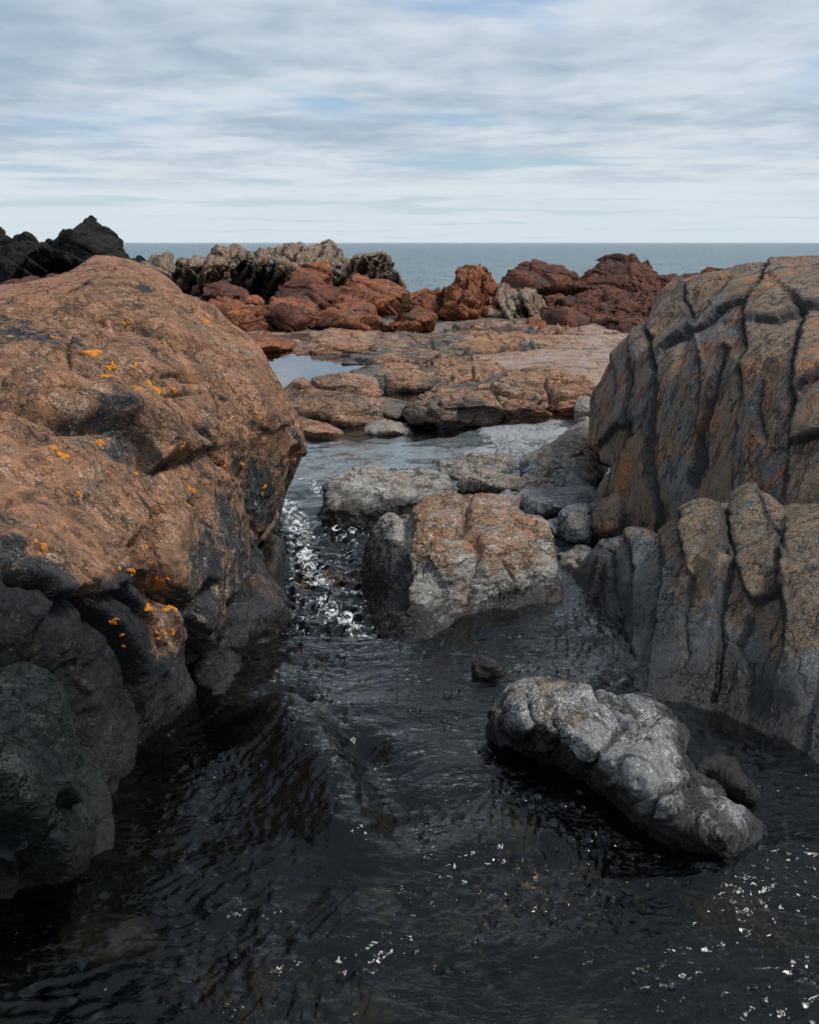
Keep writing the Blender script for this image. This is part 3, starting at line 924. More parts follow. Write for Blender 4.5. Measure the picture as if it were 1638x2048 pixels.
cen = Z7([(438, 540), (448, 440), (480, 370), (510, 320), (545, 303), (600, 312), (632, 318), (660, 285), (700, 250), (740, 218), (790, 205), (850, 207), (900, 215),
          (960, 206), (1030, 213), (1080, 233), (1120, 272), (1160, 302), (1220, 306), (1258, 338), (1278, 400), (1288, 480), (1303, 560), (1322, 630), (1328, 700),
          (1290, 760), (1080, 780), (990, 810), (880, 840), (720, 880), (600, 930), (560, 900), (480, 800), (445, 660)])
rock('midstream_boulder', 'squat brown topped boulder with pale crusted face standing in midstream', cen, 'crust',
     ctrl=[(1116, 1205, 4.87), (984, 1222, 4.74), (900, 1248, 4.55), (804, 1280, 4.36), (745, 1180, 5.15), (740, 1130, 5.3), (770, 1045, 5.55), (800, 1150, 4.85), (830, 1100, 4.95), (830, 1220, 4.5),
           (887, 992, 5.6), (960, 994, 5.65), (850, 1030, 5.3), (925, 1055, 5.28), (935, 1010, 5.5), (975, 1060, 5.15), (1050, 1040, 5.4), (1090, 1060, 5.35), (900, 1080, 4.95),
           (870, 1110, 4.78), (930, 1100, 4.82), (1000, 1095, 4.92), (1080, 1110, 5.0), (880, 1170, 4.66), (960, 1150, 4.74), (1040, 1150, 4.83), (1100, 1160, 4.95), (940, 1240, 4.6)],
     thick=0.55, k=0.055, tone_stain_shade=(-0.02, 2.5), seed=6, disp=(0.013, 4), fine=0.5, strata=((3, 6, 22), 0.007), cracks=((6, 6, 4), 0.035, 0.010), cat='boulder', cell=0.011,
     strokes=[(Z7([(900, 215), (890, 300), (870, 380), (930, 400), (960, 440), (950, 560), (920, 680)]), 9, 0.05), (Z7([(740, 400), (700, 440), (790, 390), (840, 395)]), 7, 0.04, 0.05),
              (Z7([(800, 480), (880, 480), (1010, 435), (1090, 450), (1100, 500)]), 5, 0.02, 0.04), (Z7([(1060, 520), (1110, 600), (1130, 680)]), 4, 0.012), (Z7([(620, 330), (600, 500), (590, 700)]), 13, 0.09)],
     tone=[(887, 1000, 0.9), (960, 1000, 0.75), (1050, 1030, 0.6), (860, 1040, 0.95), (940, 1080, 1.1), (850, 1090, 1.0), (1000, 1090, 0.85), (900, 1160, 0.1), (1000, 1170, 0.05), (1080, 1150, 0.1),
           (850, 1180, 0.15), (930, 1215, 0.5), (815, 1230, -0.6), (760, 1100, -0.5), (785, 1180, -0.6), (790, 1100, -0.4), (770, 1060, -0.1), (815, 1150, -0.3), (900, 1130, 0.3), (960, 1140, 0.15), (1040, 1120, 0.3)])  # negative tones paint the left face's shade along with its wet dark

# right hand wall
wall_out = [(1960, 512)] + Z6([(1640, 80), (1500, 84), (1400, 100), (1300, 105), (1200, 120), (1100, 145), (1000, 160), (900, 180), (830, 200), (760, 250), (720, 310), (690, 380), (670, 440),
            (650, 470), (620, 465), (560, 490), (490, 560), (430, 640), (400, 720), (370, 790), (330, 830), (318, 900), (325, 1000), (320, 1100), (325, 1200), (350, 1230), (400, 1250), (450, 1255),
            (440, 1320), (370, 1360), (330, 1440), (330, 1500), (360, 1600), (400, 1690), (420, 1760)]) + [(1240, 1180), (1400, 1330), (1960, 1400)]
rock('rock_wall', 'tall streaked grey brown rock wall with long joints rising on the right', wall_out, 'wall',
     ctrl=[(1190, 900, 6.7), (1195, 1000, 6.4), (1205, 1070, 6.1), (1230, 1090, 5.95), (1310, 640, 6.8), (1260, 720, 6.7), (1400, 580, 6.7), (1500, 540, 6.6), (1638, 520, 6.4), (1638, 600, 5.7), (1638, 750, 4.95), (1638, 900, 4.7), (1638, 1100, 4.5),
           (1400, 700, 5.95), (1400, 850, 5.5), (1400, 1000, 5.2), (1300, 1000, 5.6), (1300, 850, 5.95), (1300, 720, 6.3), (1500, 640, 5.75), (1500, 760, 5.3), (1500, 900, 5.0), (1900, 520, 6.0), (1900, 900, 4.3), (1900, 1200, 4.2),
           (1240, 850, 6.3), (1240, 980, 6.05)], thick=1.6, k=0.09, seed=7, disp=(0.014, 1.0), fine=0.45, strata=((6, 6, 1.2), 0.004), cracks=((4.5, 4.5, 1.2), 0.014, 0.008), beds=(0.50, 0.9, -3.5, 0.022), cat='rock wall', cell=0.018,
     zmin=-0.3, stain_w=8,
     strokes=[(Z6([(840, 200), (850, 300), (880, 380)]), 3.2, 0.03, 0.032), (Z6([(1330, 90), (1270, 220), (1210, 300), (1190, 450), (1200, 560), (1180, 700), (1190, 850), (1170, 1000), (1140, 1200), (1130, 1400)]), 3.2, 0.04, -0.032),
              (Z6([(1210, 300), (1060, 370), (980, 450), (870, 500), (720, 590)]), 3.2, 0.03, 0.032), (Z6([(640, 480), (660, 600), (670, 750), (650, 900), (640, 1000), (530, 1100), (470, 1240)]), 3.2, 0.04, -0.032),
              (Z6([(1100, 580), (1050, 720), (1020, 880), (990, 1000), (950, 1150), (900, 1380)]), 3.2, 0.035, 0.032), (Z6([(540, 560), (550, 750), (520, 1000), (510, 1110)]), 3.2, 0.025, -0.032),
              (Z6([(660, 640), (690, 850), (660, 1100), (650, 1300), (690, 1500), (700, 1640)]), 3.2, 0.03, 0.032), (Z6([(1500, 300), (1560, 360), (1530, 430), (1500, 600), (1470, 950), (1440, 1150), (1430, 1420)]), 3.2, 0.035, -0.032),
              (Z6([(1640, 1070), (1560, 1100), (1480, 1120)]), 3.2, 0.035, 0.032), (Z6([(1270, 410), (1400, 400), (1560, 340), (1640, 330)]), 3.2, 0.0225, -0.032), (Z6([(1640, 700), (1540, 780), (1470, 880)]), 3.2, 0.025, 0.032),
              (Z6([(330, 1150), (420, 1080), (520, 1020)]), 3.2, 0.015, -0.032), (Z6([(800, 480), (900, 430), (1000, 300), (1080, 200)]), 3.2, 0.025, 0.032), (Z6([(430, 680), (460, 800), (430, 950)]), 3.2, 0.02, -0.032),
              (Z6([(1300, 760), (1290, 900), (1310, 1100)]), 3.2, 0.015, 0.032), (Z6([(930, 620), (960, 760), (930, 900), (940, 1050)]), 3.2, 0.0175, -0.032)],
     tone=[(1350, 590, 1.0), (1400, 560, 1.1), (1330, 650, 0.8), (1450, 620, 0.3), (1500, 580, 0.9), (1580, 560, 0.9), (1600, 640, 0.8), (1550, 720, 0.9), (1600, 800, 0.9), (1600, 950, 1.1), (1500, 780, 0.7),
           (1400, 750, 0.2), (1350, 850, 0.3), (1300, 780, 0.2), (1250, 760, 0.5), (1220, 850, 0.5), (1230, 900, 0.9), (1280, 960, 0.8), (1300, 1000, 0.6), (1250, 1050, 0.5), (1350, 950, 0.3), (1430, 900, 0.5), (1440, 950, 0.6), (1480, 850, 0.6), (1550, 900, 0.3), (1520, 950, 0.1), (1380, 650, 0.1)])
foot_out = Z8([(545, 240), (620, 172), (680, 118), (700, 78), (760, 62), (830, 35), (900, 48), (930, 75)]) + Z6([(740, 1650), (830, 1580), (900, 1520), (960, 1505), (1060, 1540), (1085, 1530), (1110, 1440),
            (1180, 1400), (1250, 1388), (1330, 1430), (1430, 1520), (1540, 1510), (1640, 1495)]) + [(1960, 1000), (1960, 1700), (1650, 1600)] + \
    Z8([(1540, 1030), (1450, 990), (1300, 950), (1180, 900), (1000, 860), (880, 850), (810, 790), (780, 680), (720, 600), (640, 500), (590, 400), (550, 290)])
rock('cracked_rock', 'olive brown rock at right with dark cracks, standing before the tall wall', foot_out, 'foot',
     ctrl=[(1155, 1170, 5.15), (1200, 1230, 4.75), (1255, 1315, 4.15), (1275, 1390, 3.8), (1420, 1412, 3.66), (1540, 1470, 3.42), (1638, 1530, 3.18), (1215, 1090, 5.05), (1250, 1085, 4.95), (1300, 1075, 4.8), (1350, 1030, 4.75),
           (1420, 1015, 4.7), (1500, 985, 4.65), (1560, 1015, 4.5), (1638, 1010, 4.4), (1450, 1200, 4.02), (1638, 1250, 3.62), (1638, 1400, 3.38), (1300, 1250, 4.25), (1330, 1150, 4.45), (1220, 1150, 4.82), (1400, 1300, 3.85), (1550, 1300, 3.65),
           (1450, 1080, 4.3), (1600, 1100, 3.98), (1190, 1150, 5.05), (1960, 1050, 4.0), (1960, 1600, 3.0)], thick=0.8, k=0.07, seed=8, disp=(0.011, 1.4), fine=0.45, strata=((6, 6, 1.6), 0.003),
     cracks=((5, 5, 1.8), 0.014, 0.007), beds=(0.62, 0.9, -3.5, 0.018), cell=0.017, cat='rock', stain_w=9,
     strokes=[(Z6([(1085, 1530), (1090, 1640), (1080, 1760)]), 4, 0.035, 0.03), (Z6([(830, 1580), (830, 1700), (850, 1760)]), 4, 0.025, -0.03), (Z6([(1290, 1420), (1340, 1550), (1420, 1680), (1430, 1760)]), 4, 0.02, 0.03),
              (Z8([(1020, 0), (1040, 100), (1060, 160), (1020, 240)]), 4, 0.025, -0.03), (Z8([(1220, 0), (1250, 130), (1220, 260), (1200, 400), (1190, 560), (1165, 780)]), 4, 0.0225, 0.03),
              (Z8([(1480, 20), (1460, 160), (1440, 270), (1470, 330), (1440, 420), (1420, 490)]), 4, 0.02, -0.03), (Z8([(1440, 270), (1330, 330), (1240, 120), (1290, 90), (1400, 65)]), 4, 0.009, 0.03),
              (Z8([(780, 70), (800, 180), (790, 300), (800, 450), (805, 580)]), 4, 0.025, -0.03), (Z8([(690, 110), (690, 280), (740, 420)]), 4, 0.02, 0.03), (Z8([(930, 80), (940, 250), (900, 500), (890, 640)]), 4, 0.015, -0.03),
              (Z8([(1080, 240), (1040, 400), (1050, 560), (1030, 640)]), 4, 0.01, 0.03), (Z8([(1480, 330), (1490, 480), (1450, 640)]), 4, 0.01, -0.03), (Z8([(1310, 400), (1270, 520), (1320, 640), (1310, 760)]), 4, 0.006, 0.03),
              (Z8([(1640, 190), (1580, 200)]), 4, 0.01, -0.03)],
     tone=[(1350, 1060, 0.8), (1500, 1020, 0.7), (1450, 1100, 0.9), (1560, 1120, 1.0), (1600, 1200, 1.0), (1400, 1180, 0.8), (1500, 1220, 0.7), (1450, 1300, 0.2), (1350, 1250, 0.2), (1300, 1330, -0.1), (1400, 1380, -0.1), (1550, 1400, 0.1),
           (1620, 1420, 0.0), (1250, 1150, 0.1), (1200, 1200, 0.3), (1290, 1120, 0.3), (1270, 1220, 0.0)])
slab = Z8([(178, 900), (225, 810), (275, 718), (330, 680), (410, 672), (500, 698), (620, 742), (740, 768), (800, 753), (860, 753), (920, 778), (980, 830), (1025, 890), (1060, 960), (1020, 1000),
           (1060, 1060), (1085, 1100), (1100, 1135), (1165, 1155), (1250, 1235), (1325, 1300), (1390, 1365), (1370, 1470), (1250, 1560), (1050, 1570), (900, 1480), (760, 1380), (660, 1260), (560, 1200), (400, 1170), (250, 1150), (190, 1060)])
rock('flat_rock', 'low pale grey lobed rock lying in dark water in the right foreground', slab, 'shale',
     ctrl=[(1005, 1495, 0, -0.01), (985, 1450, 0, 0.05), (1000, 1410, 0, 0.12), (1025, 1375, 0, 0.15), (1080, 1356, 0, 0.16), (1130, 1368, 0, 0.15), (1060, 1430, 0, 0.18), (1110, 1440, 0, 0.19), (1060, 1508, 0, -0.01), (1040, 1460, 0, 0.12),
           (1116, 1538, 0, -0.01), (1130, 1490, 0, 0.13), (1180, 1400, 0, 0.15), (1180, 1490, 0, 0.20), (1160, 1562, 0, -0.01), (1190, 1530, 0, 0.12), (1230, 1395, 0, 0.13), (1280, 1392, 0, 0.12), (1340, 1430, 0, 0.11), (1375, 1490, 0, 0.05), (1300, 1460, 0, 0.17), (1250, 1470, 0, 0.14),
           (1270, 1540, 0, 0.20), (1212, 1608, 0, -0.01), (1240, 1575, 0, 0.11), (1350, 1530, 0, 0.12), (1340, 1600, 0, 0.17), (1255, 1650, 0, -0.02), (1290, 1615, 0, 0.10), (1370, 1590, 0, 0.07), (1400, 1570, 0, 0.05), (1420, 1620, 0, 0.13), (1480, 1640, 0, 0.10),
           (1510, 1670, 0, 0.03), (1460, 1700, 0, 0.08), (1390, 1680, 0, 0.08), (1310, 1690, 0, -0.02), (1400, 1725, 0, -0.02), (1470, 1725, 0, -0.01), (1390, 1640, 0, 0.10)],
     thick=0.16, k=0.05, seed=9, disp=(0.010, 5), fine=0.4, blocks=((6, 6, 6), 0.03, 0.012, 0.15), tone_stain_shade=(-0.02, 2.5), strata=((6, 8, 20), 0.007), cracks=((7, 7, 7), 0.035, 0.010), cell=0.0095, zmin=-0.32,
     strokes=[(Z8([(640, 745), (720, 830), (770, 890), (700, 980), (600, 1090)]), 6, 0.024, 0.012), (Z8([(740, 800), (880, 880), (960, 950)]), 4, 0.020, 0.012), (Z8([(880, 880), (960, 840), (990, 860)]), 4, 0.017, 0.012), (Z8([(400, 760), (440, 740), (470, 790), (420, 800)]), 5, 0.022, 0.012),
              (Z8([(860, 940), (900, 1010), (1000, 1090)]), 6, 0.024, 0.012), (Z8([(1000, 1180), (940, 1200), (880, 1300)]), 6, 0.028, 0.012), (Z8([(340, 780), (360, 900), (330, 980)]), 6, 0.020, 0.012), (Z8([(450, 820), (460, 950), (440, 1040)]), 6, 0.018, 0.012)],
     tone=[(1080, 1400, 0.5), (1150, 1430, 0.4), (1250, 1450, 0.0), (1300, 1430, 0.0), (1200, 1550, 0.3), (1300, 1590, 0.2), (1280, 1640, -0.2), (1420, 1680, -0.3), (1480, 1680, -0.1), (1360, 1690, -0.6), (1030, 1490, -0.5), (1100, 1520, -0.5), (1165, 1550, -0.4), (1215, 1595, -0.6), (1290, 1670, -0.7), (1400, 1730, -0.7), (1200, 1480, 0.2), (1250, 1540, 0.15), (1330, 1560, 0.1), (1080, 1450, 0.3), (1440, 1640, 0.1)])  # negative tones paint the undercut shade along the lower flank
rock('ridge_stone', 'small black wet stone ridge poking up right of the low pale rock', Z8([(1095, 1085), (1130, 1042), (1200, 1028), (1262, 1048), (1285, 1100), (1330, 1155), (1370, 1210), (1330, 1250), (1200, 1190), (1110, 1130)]), 'dark',
     ctrl=[(1400, 1540, 0, .05), (1440, 1516, 0, .08), (1475, 1530, 0, .08), (1510, 1595, 0, .02), (1440, 1560, 0, .04), (1480, 1570, 0, .07), (1490, 1605, 0, 0.0), (1420, 1560, 0, 0)], thick=0.15, k=0.05, seed=10, disp=(0.008, 6), cell=0.009, zmin=-0.25)
rock('peeking_stone', 'tiny dark stone breaking the water between midstream boulder and low pale rock', Z8([(105, 640), (112, 605), (135, 588), (180, 600), (230, 638), (262, 672), (230, 700), (120, 690)]), 'dark',
     ctrl=[(950, 1345, 0, .03), (960, 1316, 0, .08), (985, 1325, 0, .08), (1014, 1352, 0, .01), (980, 1350, 0, .02)], thick=0.14, k=0.03, seed=11, disp=(0.008, 8), cell=0.008, zmin=-0.2)

# ------------------------------------------------------------------ middle distance
rock('water_ledge', 'dark wet rock with pale top jutting into the stream behind midstream boulder', Z7([(252, 172), (300, 130), (400, 95), (480, 82), (560, 98), (640, 93), (720, 95), (790, 130), (830, 190), (820, 240), (700, 270), (560, 270), (480, 245), (380, 215)]), 'crust',
     Y=6.5, depth=0.55, thick=0.5, seed=12, k=0.049, blocks=((4.0, 4.0, 5.5), 0.12, 0.022), disp=(0.018, 3), cracks=((5, 5, 5), 0.04, 0.014), cell=0.014, power=1.3, tone=[(750, 960, 0.2)])
rock('folded_ridge', 'pale folded rock hump running from the stream to the right hand wall', Z7([(690, 110), (760, 60), (880, 38), (960, 23), (1060, 28), (1150, 58), (1230, 100), (1290, 140), (1300, 200), (1000, 220), (760, 215)]), 'grey',
     Y=7.2, depth=0.9, thick=0.6, seed=13, k=0.049, blocks=((4.0, 4.0, 5.5), 0.12, 0.022), disp=(0.02, 3), strata=((14, 4, 4), 0.016), cracks=((6, 6, 4), 0.04, 0.014), cell=0.015, power=1.3)
rock('slab_rock', 'long brownish slab rock in front of the pale folded hump', Z7([(860, 160), (900, 110), (960, 98), (1040, 118), (1160, 135), (1280, 145), (1310, 185), (1250, 205), (1100, 215), (960, 230), (870, 215)]), 'grey',
     Y=6.8, depth=0.35, thick=0.5, seed=14, k=0.035, blocks=((4.0, 4.0, 5.5), 0.12, 0.022), disp=(0.012, 4), cracks=((7, 7, 7), 0.04, 0.012), cell=0.013, tone=[(950, 960, 0.9), (1050, 965, 0.8)])
rock('corner_block', 'square topped grey block rock behind the right end of midstream boulder', Z7([(1120, 240), (1135, 200), (1165, 178), (1250, 184), (1340, 178), (1485, 190), (1500, 240), (1400, 290), (1270, 330), (1130, 330)]), 'grey',
     Y=6.2, depth=0.35, thick=0.5, seed=15, k=0.045, disp=(0.012, 4), blocks=((4, 4, 4), 0.2, 0.02), cell=0.012, tone=[(1100, 990, 0.2), (1150, 1010, 0.0)])
rock('knob_stone', 'small rounded brown stone wedged left of the square topped grey block', Z7([(1030, 230), (1050, 200), (1085, 176), (1130, 184), (1140, 230), (1110, 290), (1040, 280)]), 'grey', Y=6.35, depth=0.2, thick=0.35, seed=16, k=0.035, blocks=((4.0, 4.0, 5.5), 0.12, 0.022), disp=(0.008, 5), cell=0.011, tone=[(1020, 990, 0.8)])
rock('boulder_stack_rock', 'rounded blue grey rock under the square block, touching the wall', Z7([(1320, 440), (1335, 370), (1330, 300), (1380, 258), (1490, 252), (1520, 330), (1530, 420), (1470, 470), (1420, 520), (1330, 520)]), 'grey',
     Y=5.7, depth=0.35, thick=0.45, seed=17, k=0.06, disp=(0.012, 4), cracks=((7, 7, 7), 0.05, 0.014), blocks=((4, 4, 4), 0.15, 0.015), cell=0.011, tone=[(1150, 1040, 0.1), (1150, 1090, -0.1)])
rock('gap_stone', 'small grey cube stone in the dark gap beside midstream boulder', Z7([(1250, 350), (1265, 315), (1330, 308), (1340, 380), (1330, 430), (1265, 430)]), 'grey', Y=5.95, depth=0.15, thick=0.3, seed=18, k=0.028, blocks=((4.0, 4.0, 5.5), 0.12, 0.022), disp=(0.008, 6), cell=0.01, tone=[(1110, 1050, 0.0)])
rock('wall_foot_block', 'brown grey block at the foot of the tall wall above the cracked rock', Z7([(1470, 300), (1500, 240), (1560, 205), (1660, 190), (1680, 420), (1600, 450), (1520, 430), (1490, 370)]), 'wall', Y=5.7, depth=0.25, thick=0.5, seed=19, k=0.06, disp=(0.012, 4), cell=0.012, tone=[(1230, 1050, 0.5)])
rock('pale_wedge_stone', 'pale crusted stones corner beside the narrow inlet right of midstream boulder', Z7([(1285, 520), (1300, 490), (1345, 478), (1400, 440), (1460, 446), (1540, 440), (1560, 500), (1420, 560), (1390, 620), (1300, 600)]), 'grey', Y=5.25, depth=0.3, thick=0.35, seed=20, k=0.04, disp=(0.01, 6),
     blocks=((6, 6, 6), 0.2, 0.02), cell=0.009)
rock('slope_rock', 'sloping pale brown rock leaning on the left edge of the tall wall', Z5([(1180, 620), (1260, 568), (1330, 518), (1400, 478), (1490, 440), (1520, 600), (1530, 720), (1500, 770), (1400, 770), (1290, 690)]), 'grey',
     Y=6.9, depth=1.3, thick=0.9, seed=21, k=0.070, blocks=((4.0, 4.0, 5.5), 0.12, 0.022), disp=(0.02, 2.5), cracks=((5, 5, 4), 0.04, 0.015), cell=0.016, tone=[(1100, 920, 0.6), (1170, 880, 0.9), (1150, 960, 0.2)], power=1.0)

rock('pool_rock', 'rounded tan rock by the still pool right of the lichen boulder', Z5([(130, 310), (200, 274), (270, 268), (380, 253), (470, 256), (520, 272), (552, 308), (565, 345), (590, 440), (560, 465), (430, 450), (300, 430), (160, 380)]), 'ledge',
     Y=9.8, depth=0.5, thick=1.2, beds=(4.0, 0.12, 0.1, 0.05), seed=22, k=0.098, blocks=((4.0, 4.0, 5.5), 0.12, 0.030), disp=(0.04, 1.6), cell=0.022, tone=[(690, 770, 0.9), (600, 770, 0.7), (700, 820, 0.55)], power=1.5)
rock('pool_block', 'dark fronted low block in front of the rounded tan pool rock', Z5([(155, 360), (180, 332), (290, 328), (380, 345), (400, 400), (395, 460), (330, 475), (210, 450), (170, 410)]), 'ledge', Y=9.9, depth=0.4, thick=0.6, seed=23, k=0.056, blocks=((4.0, 4.0, 5.5), 0.12, 0.030), disp=(0.03, 2), cell=0.02, tone=[(620, 820, 0.0)])
rock('pool_slope_rock', 'low grey sloping rock at the right foot of the tan pool rock', Z5([(550, 350), (570, 335), (620, 343), (680, 368), (715, 402), (705, 445), (600, 450), (560, 440)]), 'ledge', Y=10.1, depth=0.6, thick=0.5, seed=24, k=0.049, blocks=((4.0, 4.0, 5.5), 0.12, 0.030), disp=(0.02, 2), cell=0.02, tone=[(790, 820, 0.2)])
rock('low_shelf_rock', 'thin pale shelf rock in shallow water below the pool block', Z5([(185, 430), (240, 422), (330, 445), (400, 480), (420, 520), (380, 530), (300, 500), (220, 470)]), 'ledge', Y=9.15, depth=0.5, thick=0.3, seed=25, k=0.035, blocks=((4.0, 4.0, 5.5), 0.12, 0.030), disp=(0.015, 3), cell=0.018)
rock('shallow_stone', 'small pale stone in the shallows below the tan pool rock', Z5([(495, 475), (520, 450), (590, 440), (660, 455), (705, 470), (680, 500), (600, 510), (520, 505)]), 'grey', Y=9.3, depth=0.4, thick=0.3, seed=26, k=0.035, blocks=((4.0, 4.0, 5.5), 0.12, 0.022), disp=(0.015, 3), cell=0.016)
rock('tilted_ledge', 'long tan ledge of tilted layers right of the pool outlet', Z5([(695, 360), (760, 318), (860, 288), (1000, 272), (1100, 250), (1200, 238), (1330, 236), (1400, 256), (1445, 290), (1485, 345), (1490, 450), (1280, 460), (1180, 470), (1060, 460), (900, 420), (800, 405), (700, 385)]), 'ledge',
     Y=9.5, depth=1.6, thick=1.0, beds=(4.0, 0.12, 0.1, 0.05), seed=27, k=0.063, blocks=((4.0, 4.0, 5.5), 0.12, 0.030), disp=(0.04, 1.5), strata=((1.5, 1.5, 12), 0.05), cracks=((2.5, 2.5, 5), 0.04, 0.04), cell=0.024, power=2.4,
     strokes=[(Z5([(900, 400), (1050, 380), (1250, 320)]), 5, 0.10), (Z5([(1070, 445), (1180, 400), (1290, 370), (1330, 420)]), 5, 0.10), (Z5([(1270, 280), (1330, 360), (1340, 430)]), 5, 0.08), (Z5([(1060, 310), (1120, 370)]), 4, 0.06)],
     tone=[(900, 800, 0.6), (1000, 780, 0.7), (1100, 760, 0.9), (950, 830, 0.2), (1050, 840, 0.4), (1130, 800, 1.0)])  # lower tones paint shade on the front face
rock('ledge_end_stone', 'small round grey stone at the right end of the tilted tan ledge', Z5([(1395, 370), (1420, 335), (1460, 335), (1495, 370), (1500, 440), (1440, 455), (1400, 420)]), 'grey', Y=9.3, depth=0.25, thick=0.4, seed=28, k=0.042, blocks=((4.0, 4.0, 5.5), 0.12, 0.030), disp=(0.015, 3), cell=0.018)
rock('outlet_stone', 'single small dark stone in the water where the pool drains', Z5([(785, 430), (795, 408), (825, 397), (852, 410), (860, 440), (820, 455)]), 'ledge', Y=9.7, depth=0.2, thick=0.3, seed=29, k=0.05, disp=(0.015, 3), cell=0.018, tone=[(880, 830, 0.0)])
rock('pool_ledge', 'brown wedge ledge with steep face at the far side of the pool', Z5([(430, 240), (560, 214), (600, 198), (740, 198), (800, 188), (950, 178), (1050, 198), (1125, 235), (1100, 280), (1000, 300), (860, 315), (760, 305), (640, 315), (560, 280)]), 'ledge',
     Y=12.2, depth=1.25, thick=1.0, beds=(4.0, 0.12, 0.1, 0.05), seed=30, k=0.070, blocks=((4.0, 4.0, 5.5), 0.12, 0.030), disp=(0.05, 1.4), strata=((1.5, 1.5, 10), 0.04), cracks=((2.5, 2, 3), 0.04, 0.04), cell=0.03, strokes=[(Z5([(740, 270), (790, 220), (830, 200)]), 4, 0.08), (Z5([(870, 230), (870, 290)]), 3, 0.06), (Z5([(960, 210), (970, 280)]), 3, 0.06)],
     tone=[(800, 735, 0.8), (900, 735, 0.9), (980, 760, 0.8), (880, 765, 0.2), (740, 760, 0.0)])  # steep face toned down as painted shade
rock('long_ledge', 'long low orange topped ledge stretching behind the pool to the wall', Z5([(185, 150), (260, 90), (330, 53), (480, 63), (560, 73), (700, 73), (850, 58), (1000, 36), (1150, 43), (1250, 73), (1400, 63), (1530, 78), (1610, 110), (1600, 215), (1300, 215), (1100, 220), (900, 195), (700, 170), (560, 165), (400, 175), (280, 165)]), 'ledge',
     Y=16.2, depth=2.4, thick=1.8, strokes=[(Z5([(560, 150), (800, 118), (1000, 100), (1300, 128), (1560, 120)]), 5, 0.08, 0.10), (Z5([(330, 110), (520, 100), (700, 112), (850, 88), (1050, 75), (1250, 100)]), 4, 0.06, 0.08), (Z5([(780, 75), (800, 150)]), 4, 0.06), (Z5([(1210, 80), (1180, 190)]), 4, 0.06)], beds=(3.2, 0.06, 0.05, 0.07), seed=31, k=0.091, blocks=((4.0, 4.0, 5.5), 0.12, 0.030), disp=(0.06, 1.3), strata=((0.8, 0.8, 8), 0.06), cracks=((1.6, 1.2, 3), 0.04, 0.06), cell=0.04, power=2.6,
     tone=[(620, 690, 1.0), (700, 670, 0.9), (800, 690, 0.5), (900, 705, 0.2), (1000, 680, 0.9), (1100, 690, 0.7), (1050, 720, 0.3), (1200, 690, 1.0)])  # front tones lowered, shade painted below the orange top
rock('lower_tier_ledge', 'thin grey lower tier of rock along the pool edge below the long ledge', Z5([(225, 185), (300, 160), (570, 150), (700, 145), (820, 155), (950, 180), (980, 205), (800, 200), (600, 210), (400, 205), (260, 205)]), 'ledge', Y=15.0, depth=0.9, thick=0.9, beds=(4.0, 0.12, 0.1, 0.05), seed=32, k=0.056, blocks=((4.0, 4.0, 5.5), 0.12, 0.030), disp=(0.04, 1.4), strata=((1, 1, 10), 0.04), cell=0.035, tone=[(700, 725, 0.3), (850, 720, 0.6)])
rock('shore_ledge', 'small rust coloured ledge at the far left corner of the pool', Z5([(-60, 85), (0, 78), (80, 68), (150, 83), (205, 110), (190, 150), (60, 150), (-60, 150)]), 'red', Y=16.3, depth=1.5, thick=1.0, seed=33, k=0.08, disp=(0.05, 1.4), strata=((1, 1, 9), 0.05), cell=0.035)
rock('tan_pavement', 'flat bare tan rock shelf between the tilted ledge and the wall', [(1010, 735), (1100, 722), (1260, 722), (1270, 800), (1230, 860), (1150, 800), (1060, 760)], 'ledge', Y=11.5, depth=3.2, thick=1.0, seed=34, k=0.08, disp=(0.02, 1.4), cell=0.035, power=1.0, tone=[(1150, 750, 0.75)])

